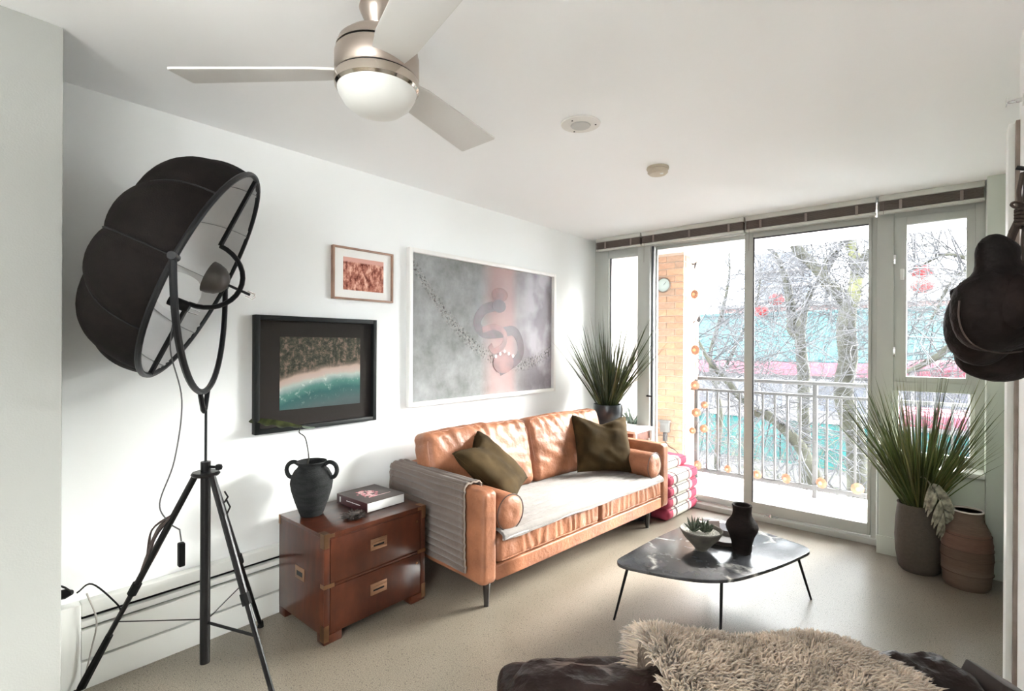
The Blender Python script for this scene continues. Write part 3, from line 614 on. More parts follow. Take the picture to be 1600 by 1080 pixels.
for k in range(190):
    a = g.uniform(0, 2*PI); e = g.uniform(.05, .9); d = Vector((math.cos(a)*math.cos(e), math.sin(a)*math.cos(e), math.sin(e)*.6)); p0 = Vector((d.x*.02, d.y*.02, .008+d.z*.012)); L_ = g.uniform(.03, .062)
    b.tube([p0, p0+d*L_*.6, p0+d*L_+Vector((0, 0, -.004*g.random()))], [.0032, .0024, .0006], 4)
tag(b.obj('bracts', bpy.data.materials['dark_seedhead'], t), kind='stuff')

# ------------------------------------------------------------------ sofa
def rbox(size, r, n=(16, 16, 16), c=(0, 0, 0), R=None, fn=None):
    """rounded box surface grid; size = full sizes; fn(v, normal, p) -> v"""
    h = Vector(size)/2; b = B(); c = Vector(c)
    def face(ax, s):
        u, w = [(1, 2), (2, 0), (0, 1)][ax]
        def f(i, j):
            p = [0, 0, 0]; p[ax] = s; p[u] = (i*2-1); p[w] = (j*2-1)
            # denser towards the edges
            P = Vector([p[k]*h[k] for k in range(3)]); q = Vector([max(-(h[k]-r), min(h[k]-r, P[k])) for k in range(3)]); d = P-q
            if d.length < 1e-9: d = Vector([s if k == ax else 0 for k in range(3)])
            dn_ = d.normalized(); v = q + dn_*r
            if fn: v = fn(v, dn_, Vector(p))
            if R is not None: v = R @ v
            return v + c
        b.grid(f, n[u], n[w])
    for ax in range(3):
        for s in (-1, 1): face(ax, s)
    return b
def weld(o, d=1e-5):
    bm = bmesh.new(); bm.from_mesh(o.data); bmesh.ops.remove_doubles(bm, verts=bm.verts, dist=d); bmesh.ops.recalc_face_normals(bm, faces=bm.faces); bm.to_mesh(o.data); bm.free(); o.data.polygons.foreach_set('use_smooth', [True]*len(o.data.polygons)); return o
leather_m = mat('caramel_leather', (.30, .12, .060), .48, var=.25, vscale=5, bump=.35, bscale=38, bdist=.012, spec=.4)
PHI = math.radians(4.5); SO = (-1.93, 2.02, 0)
def sofa():
    t = thing('sofa', 'caramel leather three-seat sofa with dark tapered legs along the left wall', 'sofa', SO, -PHI)
    g = random.Random(11)
    LN, DP = 2.085, .90
    def slab(name, y0, y1, x0, x1, z0, z1, r=.02, amp=.002, n=(24, 10, 18)):
        s = (x1-x0, y1-y0, z1-z0)
        return weld(rbox(s, r, n, ((x0+x1)/2, (y0+y1)/2, (z0+z1)/2), fn=lambda v, d, p: v + d*amp*nz((v.x+y0*3, v.y, v.z), 6)).obj(name, leather_m, t))
    for y0, y1 in ((0, .11), (LN-.11, LN)): slab('armrest', y0, y1, -DP, 0, .15, .675, r=.028, amp=.003, n=(30, 10, 22))
    slab('backrest', .11, LN-.11, -DP+.0, -DP+.14, .15, .70, .03)
    slab('base_rail', .111, LN-.111, -DP+.14, -.006, .15, .243, .012, .001)
    # seat cushions, gathered front
    for k, (y0, y1) in enumerate(((.113, 1.095), (1.10, LN-.113))):
        cy = (y0+y1)/2
        def fn(v, d, p, cy=cy):
            gx = max(0, d.x); gath = .0042*gx*math.sin((v.y+cy)*88+6*nz((v.y*1.3, cy, v.z*.5), 7)+v.z*14)*(1-abs(p.y)**6)*(.45+.9*abs(nz((v.y, cy+4, 0), 6))**.5)
            return v + d*(gath + .004*nz((v.x, v.y+cy, v.z), 7)) + Vector((0, 0, .012*(1-p.x**2)*(1-p.y**2)*(1 if p.z > 0 else 0)))
        cu = weld(rbox((.745, y1-y0, .150), .035, (24, 90, 14), (-.375+.003, cy, .320), fn=fn).obj('seat_cushion', leather_m, t))
        for z in (.378, .262):
            B().tube([(.0+.003*math.sin(i*.7)-.003, y0+.03+(y1-y0-.06)*i/30, z) for i in range(31)], .004, 6).obj('piping', leather_m, cu)
    # back cushions, leaning
    for k, (y0, y1) in enumerate(((.075, 1.035), (1.045, LN-.10))):
        cy = (y0+y1)/2
        def fn(v, d, p, cy=cy):
            top = max(0, p.z)
            bul = .035*(1-p.y**2*.9)*(1-p.z**2*.8)*max(0, d.x)
            wr = .008*nz((v.y*2.2+v.z*5+cy, v.z*2.2-v.y*3, cy), 3.5) + .006*math.sin(v.y*60+v.z*22+5*nz((v.y, v.z, cy), 6))*max(0, p.z)**2*max(0, d.x+.3)
            return v + d*(wr) + Vector((bul, 0, .012*(1-p.y**2)*top + .02*top*abs(p.y)**3*0))
        R_ = Matrix.Rotation(math.radians(-13), 3, 'Y')
        cu = weld(rbox((.185, y1-y0, .50), .060, (16, 60, 40), (-.685, cy, .655), R=R_, fn=fn).obj('back_cushion', leather_m, t))
        w = y1-y0
        path = [R_ @ Vector((.075, yy, zz)) + Vector((-.685, cy, .655)) for yy, zz in ((-w/2+.022, -.2), (-w/2+.012, .12), (-w/2+.03, .20), (-w/2+.08, .238), (0, .247), (w/2-.08, .238), (w/2-.03, .20), (w/2-.012, .12), (w/2-.022, -.2))]
        B().tube(crv(path, 8), .0045, 6).obj('piping', leather_m, cu)
    # bolsters against the arms
    for cy in (.222, LN-.222):
        def fn(r, z, a): return r*(1+.012*nz((math.cos(a)*2, math.sin(a)*2, z*5+cy), 1.3))
        prof = [(0, -.275), (.06, -.272), (.092, -.262), (.104, -.24)] + [(.105, z) for z in (-.15, -.05, .05, .15)] + [(.104, .24), (.098, .258), (.08, .270), (.045, .277), (.012, .274), (0, .270)]
        Rm = Matrix.Rotation(PI/2, 3, 'Y')
        bo = B().lathe(prof, (-.268, cy, .517), 36, Rm, fn).obj('bolster', leather_m, t, ang=60)
        B().tube([Vector((-.010, cy+.1045*math.cos(q), .517+.1045*math.sin(q))) for q in [2*PI*i/40 for i in range(41)]], .0035, 6, caps=False).obj('piping', mat('dark_piping', (.06, .03, .02), .5) if cy < 1 else bpy.data.materials['dark_piping'], bo)
    lgm = mat('black_brown_leg', (.018, .014, .012), .35)
    for x, y in ((-.065, .085), (-.075, LN-.22), (-DP+.08, .085), (-DP+.08, LN-.2)):
        B().lathe([(0, .001), (.014, .001), (.024, .148), (0, .149)], (x, y, 0), 18).obj('leg', lgm, t)
    return t
sofa_t = sofa()
cloth_w = mat('cream_quilt_cotton', (.22, .20, .185), .9, var=.06, vscale=40, bump=.3, bscale=350, sheen=.2)
cloth_g = mat('taupe_throw_wool', (.105, .069, .049), .95, var=.1, vscale=60, bump=.5, bscale=400, sheen=.3)
def pad():
    t = thing('quilted_seat_pad', 'cream quilted cotton pad spread over the sofa seat', 'seat pad', SO, -PHI)
    y0, y1 = .135, 1.955; prof = [(-.70, .412), (-.30, .430), (-.10, .426), (-.02, .418), (.014, .402), (.0185, .385), (.018, .374)]
    P = crv([Vector((x, 0, z)) for x, z in prof], 12)
    def f(s, q):
        k = s*(len(P)-1); i = min(int(k), len(P)-2); v = P[i].lerp(P[i+1], k-i); y = y0+(y1-y0)*q
        ridge = .016*(1-abs(math.sin(v.x*PI/.058 + .5*nz((v.x*2, y*2.5, 0), 1.7)))**.3)*(.6+.8*abs(nz((v.x*3, y*9, 0), 2))) if v.x < -.0 else 0
        edge = .010*math.sin(q*17)*(s > .8)*(s-.8)*5
        w = .006*nz((v.x*3, y*3, 1), 2.5)
        return Vector((v.x+edge*.4, y+.004*nz((v.x, y, 3), 9), v.z+.008-ridge+w-edge*.3))
    weld(B().grid(f, 110, 150).obj('quilt', cloth_w, t, solid=.012))
    B().tube([(.018+.004*math.sin(i*.33), y0+(y1-y0)*i/70, .388+.006*math.sin(i*.33)) for i in range(71)], .0065, 6).obj('bound_edge', mat('grey_binding', (.40, .37, .36), .9), t)
pad()
def arm_throw():
    t = thing('quilted_throw', 'taupe quilted throw draped over the near sofa arm', 'throw', SO, -PHI)
    prof = [(.128, .60), (.126, .655), (.112, .686), (.055, .695), (.0, .690), (-.016, .672), (-.020, .60), (-.022, .40), (-.026, .30), (-.022, .205)]
    P = crv([Vector((0, y, z)) for y, z in prof], 14)
    cum = [0]
    for i in range(1, len(P)): cum.append(cum[-1]+(P[i]-P[i-1]).length)
    T = cum[-1]
    def f(s, q):
        k = s*(len(P)-1); i = min(int(k), len(P)-2); v = P[i].lerp(P[i+1], k-i); L_ = cum[i]+(cum[i+1]-cum[i])*(k-i)
        x = -.155-(.755)*q + (.045*max(0, s-.25) if q < .5 else 0) ; nrm = Vector((0, -1, 0)) if v.z < .67 else Vector((0, 0, 1))
        fr = .010*(1-abs(math.sin(L_*PI/.042 + .5*nz((x*2, L_*4, 0), 1.3)))**.8)
        w = .003*nz((x*4, L_*4, 0), 2); bord = .003 if (q < .05 or q > .95 or s > .97) else 0
        return v + Vector((x, 0, 0)) + nrm*(w-fr+bord+.002) + (Vector((0, 0, -.015*(1-(q-.5)**2*4)*0)) )
    weld(B().grid(f, 170, 60).obj('cloth', cloth_g, t, solid=.010))
    B().tube([(f(s/60, 0)+Vector((.002, -.001, 0))) for s in range(0, 61)], .006, 6).obj('hem', mat('pale_hem', (.20, .16, .13), .95), t)
    B().tube([(f(s/60, 1)+Vector((-.002, -.001, 0))) for s in range(0, 61)], .006, 6).obj('hem', bpy.data.materials['pale_hem'], t)
arm_throw()
olive_m = mat('olive_velvet', (.042, .027, .011), .9, var=.35, vscale=6, sheen=.0, spec=.1, bump=.15, bscale=300)
def pillow(label, C, e1, e2, size=.47, th=.15, dent=.0):
    e1 = Vector(e1).normalized(); e2 = Vector(e2).normalized(); n = e1.cross(e2).normalized(); e2 = n.cross(e1)
    t = thing('throw_pillow', label, 'pillow', C, group=None); b = B()
    def side(sg):
        def f(i, j):
            u, v = i*2-1, j*2-1
            k = 1-.075*(1-u*u*abs(u))*0
            pu = u*(1-.10*(1-v*v)**1.0*0 - .07*(1-v*v)*abs(u)**3) ; pv = v*(1-.07*(1-u*u)*abs(v)**3)
            if v > 0: pv -= dent*(1-min(1, abs(u)*1.25))**1.0*v**3
            hgt = ((1-u**4)*(1-v**4))**.55
            if v > 0: hgt *= 1-.35*dent*4*math.exp(-u*u*14)*v
            h = th*.5*hgt + .007*nz((u*2, v*2, sg*3+C[1]), 1.6)*hgt + .004*math.sin(u*9+v*14+3*nz((u, v, 0), 2))*hgt*abs(v)
            return e1*(pu*size/2) + e2*(pv*size/2) + n*(h*sg)
        return f
    b.grid(side(1), 40, 40); b.grid(side(-1), 40, 40)
    o = weld(b.obj('pillow_cover', olive_m, t), 1e-4)
    f = side(1); ed = [f(i/30, 0) for i in range(31)]+[f(1, i/30) for i in range(1, 31)]+[f(1-i/30, 1) for i in range(1, 31)]+[f(0, 1-i/30) for i in range(1, 31)]
    B().tube(ed, .003, 5).obj('seam', olive_m, t)
pillow('olive velvet pillow slumped against the near sofa arm', (-2.292, 2.485, .682), (-.465, .875, .137), (-.614, -.429, .656), .50, .15, .32)
pillow('olive velvet pillow with dented top near the far sofa arm', (-2.19, 3.733, .668), (.633, .779, -.05), (-.408, .347, .84), .50, .15, .30)

# ------------------------------------------------------------------ folding mats, side table, grass plant by the sofa
def folding_mat():
    m, N, L, p = nodes_of('striped_mat_cotton', .9); t_ = N.new('ShaderNodeTexCoord').outputs['Object']; s = N.new('ShaderNodeSeparateXYZ'); L.new(t_, s.inputs[0])
    q = math_(N, L, 'DIVIDE', s.outputs[1], .62)
    r = ramp(N, [(0, (.35, .04, .08)), (.16, (.35, .04, .08)), (.17, (.48, .40, .36)), (.24, (.48, .40, .36)), (.25, (.10, .06, .06)), (.30, (.46, .44, .39)), (.62, (.46, .44, .39)), (.63, (.20, .12, .12)), (.68, (.75, .55, .55)), (.74, (.50, .05, .11)), (.93, (.50, .05, .11)), (.94, (.7, .6, .55))]); r.color_ramp.interpolation = 'CONSTANT'; L.new(q, r.inputs[0])
    L.new(mixc(N, L, .15, r.outputs[0], noise(N, L, t_, 90), 'MULTIPLY'), p.inputs['Base Color']); 
    dk, N, L, p = nodes_of('dark_mat_cotton', .9); t_ = N.new('ShaderNodeTexCoord').outputs['Object']; s = N.new('ShaderNodeSeparateXYZ'); L.new(t_, s.inputs[0]); p.inputs['Base Color'].default_value = (.03, .02, .03, 1)
    t = thing('folding_mat', 'pink and cream striped folding floor mat stacked beyond the sofa', 'mat', (-1.775, 4.10, 0), math.radians(-3))
    hs = [.098, .098, .098, .098, .09]; z = .002
    for k, h in enumerate(hs):
        off = rnd.uniform(-.008, .008); wd = .48
        if k == 4: off = -.10
        def fn(v, d, p): return v + d*.010*abs(math.cos(v.y*PI/.125))*0 + Vector((0, 0, 0))
        b = rbox((wd, .60, h), .046, (14, 44, 12), (-wd/2+off, .31, z+h/2), fn=lambda v, d, p: v*1.0 + d*(.006*abs(math.sin((v.x)*PI/.12)) - .002))
        o = weld(b.obj('mat_fold', m, t)); z += h-.004
        B().tube([(off-.002+.004, .03+.56*i/12, z+.001) for i in range(13)], .003, 5).obj('mat_seam', dk, o)
    o = rbox((.20, .16, .09), .04, (10, 10, 10), (-.24, -.075, .048)).obj('mat_end', dk, t, label='dark purple end roll with a pale band'); weld(o)
    B().tube([(-.16, -.12+.0, .048+.0), (-.16, -.119, .048)], .048, 14).obj('pale_band', bpy.data.materials['cream_quilt_cotton'], o)
folding_mat()
t = thing('side_table', 'small wooden side table with pale top in the corner by the window', 'side table', (-2.47, 4.42, 0))
tabm = mat('warm_brown_wood', (.22, .10, .07), .45, var=.25, vscale=10)
bx('table_top', white_m, (-.34, -.20, .685), (.33, .20, .71), t, bevel=.003); bx('drawer_box', tabm, (-.32, -.185, .60), (.30, .185, .684), t)
bx('drawer_front', tabm, (-.22, -.19, .612), (.26, -.1855, .672), t)
for x in (-.31, .30):
    for y in (-.175, .155): bx('leg', white_m, (x, y, 0), (x+.025, y+.025, .599) if x < 0 else (x+.025, y+.025, .684), t)
def strip_blades(name, blades, m, t, kind=None, world=True):
    """blades: list of (base, tip, droop vector, width); each a folded tapering strip"""
    b = B()
    for base, tip, dr, w in blades:
        base, tip, dr = Vector(base), Vector(tip), Vector(dr); n = 7; pts = [base.lerp(tip, i/n) + dr*(i/n)**2.2 for i in range(n+1)]
        ax = (tip-base).normalized(); side = ax.cross(Vector((rnd.uniform(-1, 1), rnd.uniform(-1, 1), .2))).normalized(); fold = ax.cross(side)
        vs = []; fs = []
        for i, p in enumerate(pts):
            ww = w*(1-(i/n)**2.5)*(.55+.45*min(1, i/n*4)) + .0003
            vs += [p-side*ww/2, p+fold*ww*.22, p+side*ww/2]
            if i: k = 3*i; fs += [(k-3, k-2, k+1, k), (k-2, k-1, k+2, k+1)]
        b.add(vs, fs)
    o = b.obj(name, m, t, world=world, smooth=True, ang=80)
    if kind: o['kind'] = kind
    return o
grass_dk = mat('dark_grass_blade', (.045, .060, .022), .45, var=.5, vscale=3); grass_m = mat('mid_green_grass_blade', (.075, .105, .030), .4, var=.5, vscale=4)
grass_l = mat('straw_green_grass_blade', (.16, .16, .055), .45, var=.4, vscale=4)
def left_plant():
    C = Vector((-2.52, 4.39, .711)); t = thing('potted_grass', 'spiky potted grass in a dark bowl pot beside the sofa', 'plant', C)
    B().lathe([(0, 0), (.085, 0), (.115, .03), (.143, .10), (.147, .16), (.138, .205), (.130, .208), (.134, .17), (.12, .15), (0, .15)], n=40).obj('pot', mat('blue_black_glazed_clay', (.018, .021, .025), .3, var=.4, vscale=6), t)
    B().lathe([(0, .152), (.125, .155), (0, .165)], n=20).obj('soil', mat('potting_soil', (.03, .02, .015), .9, bump=.6, bscale=80), t)
    g = random.Random(21)
    def mk(n, rmax, lo, hi, w):
        out = []
        while len(out) < n:
            a = g.uniform(0, 2*PI); sp_ = g.random()**.6*rmax; b0 = C+Vector((.075*g.random()*math.cos(a), .075*g.random()*math.sin(a), .155)); L_ = g.uniform(lo, hi)
            el = sp_; tip = b0 + Vector((math.cos(a)*math.sin(el), math.sin(a)*math.sin(el), math.cos(el)))*L_
            if tip.x < -2.83 or tip.y > 4.66: 
                continue
            out.append((b0, tip, (math.cos(a)*.04*el, math.sin(a)*.03*el, -.05*el), w*g.uniform(.7, 1.2)))
        return out
    for bl in mk(70, .62, .62, 1.05, .017): strip_blades('grass_blade', [bl], grass_dk if g.random() < .7 else grass_m, t)
    strip_blades('fine_grass', mk(190, .70, .45, .95, .008), grass_dk, t, 'stuff')
    strip_blades('fine_grass', mk(60, .60, .35, .7, .012), grass_l, t, 'stuff')
left_plant()
#NEXT
# ------------------------------------------------------------------ coffee table and what stands on it
def coffee_table():
    m, N, L, p = nodes_of('black_marble', .22, 1.0); t_ = N.new('ShaderNodeTexCoord').outputs['Object']
    n1 = noise(N, L, t_, 3.2, 8, .6); vn = N.new('ShaderNodeTexVoronoi'); vn.feature = 'DISTANCE_TO_EDGE'; vn.inputs['Scale'].default_value = 3.1
    mp = N.new('ShaderNodeMapping'); mp.inputs['Scale'].default_value = (1, 1, 1); L.new(mixc(N, L, .25, t_, N_out(N, L, t_)), vn.inputs['Vector'])
    vr = ramp(N, [(0, (1, 1, 1)), (.014, (.45, .45, .45)), (.035, (0, 0, 0))]); L.new(vn.outputs['Distance'], vr.inputs[0])
    gate = ramp(N, [(.47, (0, 0, 0)), (.56, (1, 1, 1))]); L.new(n1, gate.inputs[0])
    base = ramp(N, [(.3, (.022, .024, .028)), (.6, (.06, .063, .072)), (.8, (.12, .123, .135))]); L.new(noise(N, L, t_, 7, 8, .7), base.inputs[0])
    L.new(mixc(N, L, math_(N, L, 'MULTIPLY', vr.outputs[0], gate.outputs[0]), base.outputs[0], (.62, .61, .58)), p.inputs['Base Color'])
    t = thing('coffee_table', 'low coffee table with rounded black marble top on thin black legs', 'coffee table', (-1.0, 2.95, 0))
    A_, B_, C_, D_ = (-1.36, 2.40), (-.83, 2.56), (-.565, 3.34), (-1.24, 3.50)
    K = [A_, (-1.10, 2.452), B_, (-.665, 2.95), C_, (-.90, 3.455), D_, (-1.33, 2.95)]
    # rounded corners
    def rc(P, r):
        out = []; n = len(P)
        for i in range(n):
            p0, p1, p2 = Vector(P[i-1]), Vector(P[i]), Vector(P[(i+1) % n]); rr = r[i]
            a = p1+(p0-p1).normalized()*rr; b = p1+(p2-p1).normalized()*rr
            for k in range(9):
                s = k/8; out.append(tuple((a*(1-s)**2+p1*2*s*(1-s)+b*s*s)))
        return out
    poly = [(x+1.0, y-2.95) for x, y in rc(K, [.11, .12, .17, .2, .10, .15, .12, .2])]
    B().prism(poly, .312, .330).obj('marble_top', m, t, bevel=.003)
    for (fx, fy), (tx, ty) in zip(((-1.366, 2.46), (-.85, 2.60), (-.60, 3.42), (-1.26, 3.56)), ((-1.305, 2.505), (-.865, 2.66), (-.665, 3.33), (-1.21, 3.42))):
        lg = B().tube([(fx+1, fy-2.95, .001), (tx+1, ty-2.95, .305)], [.006, .0085], 10).obj('leg', blk_m, t)
        B().lathe([(0, .304), (.03, .304), (.03, .3115), (0, .3115)], (tx+1, ty-2.95, 0), 16).obj('mounting_plate', blk_m, lg)
def N_out(N, L, v):
    n = N.new('ShaderNodeTexNoise'); n.inputs['Scale'].default_value = 2.5; n.inputs['Detail'].default_value = 5; L.new(v, n.inputs['Vector']); return n.outputs['Color']
coffee_table()
vasem = mat('matte_brown_black_clay', (.014, .010, .009), .8, spec=.15, var=.25, vscale=20, bump=.3, bscale=60, stretch=(1, 1, 3))
t = thing('black_vase', 'matte dark brown clay vase with wide shoulder on the coffee table', 'vase', (-.872, 3.02, .3305))
B().lathe([(0, 0), (.047, 0), (.051, .01), (.055, .055), (.066, .095), (.082, .125), (.086, .145), (.080, .165), (.062, .188), (.052, .205), (.049, .225), (.050, .255), (.053, .262), (.050, .268), (.042, .266), (.038, .25), (.040, .2), (.03, .15), (0, .1)], n=44, fn=lambda r, z, a: r*(1+.012*nz((math.cos(a), math.sin(a), z*6), 1.5))).obj('vase_body', vasem, t, ang=60)
t = thing('succulent_bowl', 'small footed bowl of pale gravel holding a spiky succulent on the coffee table', 'planter', (-1.058, 2.905, .3305))
bowlm = mat('grey_stone_bowl', (.13, .12, .10), .7, var=.2, vscale=20, bump=.2, bscale=60)
B().lathe([(0, 0), (.034, 0), (.036, .008), (.060, .035), (.095, .072), (.117, .112), (.115, .117), (.109, .115), (.090, .088), (0, .080)], n=44).obj('bowl', bowlm, t)
B().lathe([(0, .096), (.06, .098), (.099, .0985), (.09, .085), (0, .083)], n=40, fn=lambda r, z, a: r*(1+.02*math.sin(9*a))).obj('gravel_bed', mat('pale_gravel', (.62, .60, .55), .9, var=.3, vscale=120, bump=1, bscale=150), t)
g = random.Random(9); b = B()
for k in range(260):
    a = g.uniform(0, 2*PI); r = g.random()**.5*.094; s = g.uniform(.003, .0055)
    b.lathe([(0, -s*.5), (s, 0), (0, s*.6)], (r*math.cos(a), r*math.sin(a), .099), 5)
tag(b.obj('pebbles', bpy.data.materials['pale_gravel'], t, smooth=False), kind='stuff')
succ = mat('dark_succulent', (.07, .09, .06), .5, var=.5, vscale=60)
for (ox, oy, n, hh) in ((-.035, -.022, 15, .085), (.012, .01, 14, .075), (.035, .03, 8, .05)):
    for k in range(n):
        a = k*2.4; e = .25+.75*(k/n); d = Vector((math.cos(a)*math.sin(e), math.sin(a)*math.sin(e), math.cos(e))); p0 = Vector((ox, oy, .098)); L_ = hh*(1.1-.3*k/n)
        B().tube([p0, p0+d*L_*.4, p0+d*L_*.8, p0+d*L_], [.005, .0068, .004, .0006], 6, flat=.5).obj('succulent_leaf', succ, t)
t = thing('small_tray', 'dark round shallow dish behind the bowl on the coffee table', 'dish', (-1.0, 3.115, .3305))
B().lathe([(0, 0), (.085, 0), (.102, .018), (.104, .030), (.099, .030), (.094, .018), (.08, .006), (0, .006)], n=40).obj('dish_body', mat('brown_grey_dish', (.075, .062, .055), .5), t)
t = thing('small_card', 'small pale card with two dots standing behind the bowl', 'card', (-1.06, 3.10, .338), math.radians(38))
cm_ = mat('pale_pink_card', (.46, .38, .36), .6)
bx('card', cm_, (-.038, -.004, 0), (.038, .004, .105), t, bevel=.002)
for x in (-.012, .014): B().tube([(x, -.0042, .038), (x, -.0050, .038)], .004, 10).obj('printed_dot', blk_m, t)

# ------------------------------------------------------------------ floor vases on the right
t = thing('tall_grass_pot', 'tall grey stoneware pot full of long green grass by the window', 'plant', (-.135, 4.345, 0))
B().lathe([(0, .001), (.095, .001), (.112, .02), (.128, .12), (.133, .22), (.128, .34), (.118, .435), (.121, .445), (.112, .446), (.105, .43), (.11, .38), (0, .37)], n=44).obj('pot', mat('grey_brown_stoneware', (.075, .062, .05), .85, var=.08, vscale=60, bump=.3, bscale=130), t)
B().lathe([(0, .372), (.10, .38), (0, .385)], n=20).obj('soil', bpy.data.materials['potting_soil'], t)
g = random.Random(31)
def mkb(n, smax, lo, hi, w, c=Vector((-.135, 4.345, .385))):
    out = []
    while len(out) < n:
        a = g.uniform(0, 2*PI); el = g.random()**.75*smax; b0 = c+Vector((.07*math.cos(a)*g.random(), .07*math.sin(a)*g.random(), 0)); L_ = g.uniform(lo, hi)
        d = Vector((math.cos(a)*math.sin(el), math.sin(a)*math.sin(el), math.cos(el)))
        # the clump fans sideways along the window
        tip = b0+d*L_; dr = Vector((math.cos(a)*.10*el, math.sin(a)*.05*el, -.06*el)); e = tip+dr
        if e.y > 4.62 or (e.y > 4.46 and e.z < .72) or e.x > .27: continue
        out.append((b0, tip, dr, w*g.uniform(.7, 1.25)))
    return out
for bl in mkb(110, .56, .60, 1.0, .011): strip_blades('grass_blade', [bl], g.choice((grass_m, grass_dk, grass_m, grass_l)), t)
strip_blades('fine_grass', mkb(260, .62, .5, .98, .0055), grass_m, t, 'stuff'); strip_blades('fine_grass', mkb(140, .60, .4, .85, .006), grass_l, t, 'stuff')
# dried palmate leaf hanging over the rim
t = thing('dried_monstera_leaf', 'silvery dried split leaf hanging over the tall grey pot', 'leaf', (-.06, 4.20, .50))
lm = mat('silver_dried_leaf', (.30, .29, .22), .4, var=.5, vscale=30, spec=.6)
ax = (Vector((RT.x, RT.y, 0))*.30 + Vector((0, 0, -.95))).normalized(); vw = Vector((FW.x, FW.y, 0)).normalized(); sd = vw.cross(ax).normalized()
p0 = Vector((-.03, 0, .13)); mid = [p0 + ax*(.30*s) - vw*(.05*math.sin(PI*s)+.01) for s in [i/12 for i in range(13)]]
B().tube(mid, [.005-.003*i/12 for i in range(13)], 6).obj('midrib', lm, t)
B().tube(crv([p0+Vector((-.07, .14, -.20)), p0+Vector((-.05, .09, -.02)), p0+Vector((-.02, .02, .02)), mid[0]], 5), .004, 6).obj('leaf_stalk', lm, t)
for s in (-1, 1):
    for k in range(8):
        b0 = mid[1+int(k*1.4)]; L_ = (.115, .125, .13, .13, .12, .105, .085, .06)[k]; w = .034
        def lf(u, v, b0=b0, L_=L_, s=s, k=k, w=w):
            c = b0 + sd*s*(L_*.62*math.sin(u*1.5)) + ax*(.085*u*u+.045*u) - vw*(.02*math.sin(PI*u)) + vw*.03*u*u; e = v*2-1
            ww = w*(.75+.6*math.sin(PI*min(u*.9+.1, 1)))*(1-u**5)
            return c + ax*(e*ww*.62) - vw*(.007*(1-e*e))
        B().grid(lf, 9, 5).obj('leaf_lobe', lm, t, solid=.0012)
t = thing('woven_basket_vase', 'tan banded bottle-shaped basket vase with pale rim by the wall', 'vase', (.100, 4.262, 0))
m, N, L, p = nodes_of('banded_tan_weave', .85); t_ = N.new('ShaderNodeTexCoord').outputs['Object']; s = N.new('ShaderNodeSeparateXYZ'); L.new(t_, s.inputs[0]); z = s.outputs[2]
r = ramp(N, [(0, (.135, .092, .065)), (.20, (.14, .097, .07)), (.22, (.17, .12, .088)), (.30, (.125, .08, .056)), (.48, (.115, .073, .051)), (.50, (.15, .082, .058)), (.68, (.155, .08, .057)), (.70, (.145, .092, .066)), (.9, (.15, .105, .078))]); L.new(math_(N, L, 'DIVIDE', z, .5), r.inputs[0])
st = ramp(N, [(.3, (.65, .65, .65)), (.7, (1, 1, 1))]); mp = N.new('ShaderNodeMapping'); L.new(t_, mp.inputs[0]); mp.inputs['Scale'].default_value = (2, 2, 22); L.new(noise(N, L, mp.outputs[0], 9, 6, .7), st.inputs[0])
L.new(mixc(N, L, 1.0, r.outputs[0], st.outputs[0], 'MULTIPLY'), p.inputs['Base Color'])
prof = [(0, .001), (.104, .001), (.114, .02), (.124, .10), (.127, .20), (.124, .28), (.117, .33), (.102, .375), (.086, .405), (.079, .43), (.080, .470), (.076, .472), (.072, .46), (.072, .42), (.09, .36), (0, .2)]
prof = [(r_, z_) for a, b2 in zip(prof[:-1], prof[1:]) for r_, z_ in [(a[0]+(b2[0]-a[0])*i/4, a[1]+(b2[1]-a[1])*i/4) for i in range(4)]] + [prof[-1]]
B().lathe(prof, n=60, fn=lambda r, z, a: r + (.0012*math.sin(z*700) if r > .07 else 0)).obj('vase_body', m, t, ang=60)
B().lathe([(.079, .466), (.083, .472), (.081, .478), (.075, .477), (.073, .470), (.079, .466)], n=44).obj('rim_band', mat('cream_rim', (.62, .58, .52), .6), t)
for z in (.10, .185, .245, .33): B().tube([((.1275 if z < .3 else .118)*math.cos(q), (.1275 if z < .3 else .118)*math.sin(q), z) for q in [2*PI*i/48 for i in range(49)]], .002, 5, caps=False).obj('band_cord', mat('brown_cord', (.09, .055, .04), .9) if z == .10 else bpy.data.materials['brown_cord'], t)

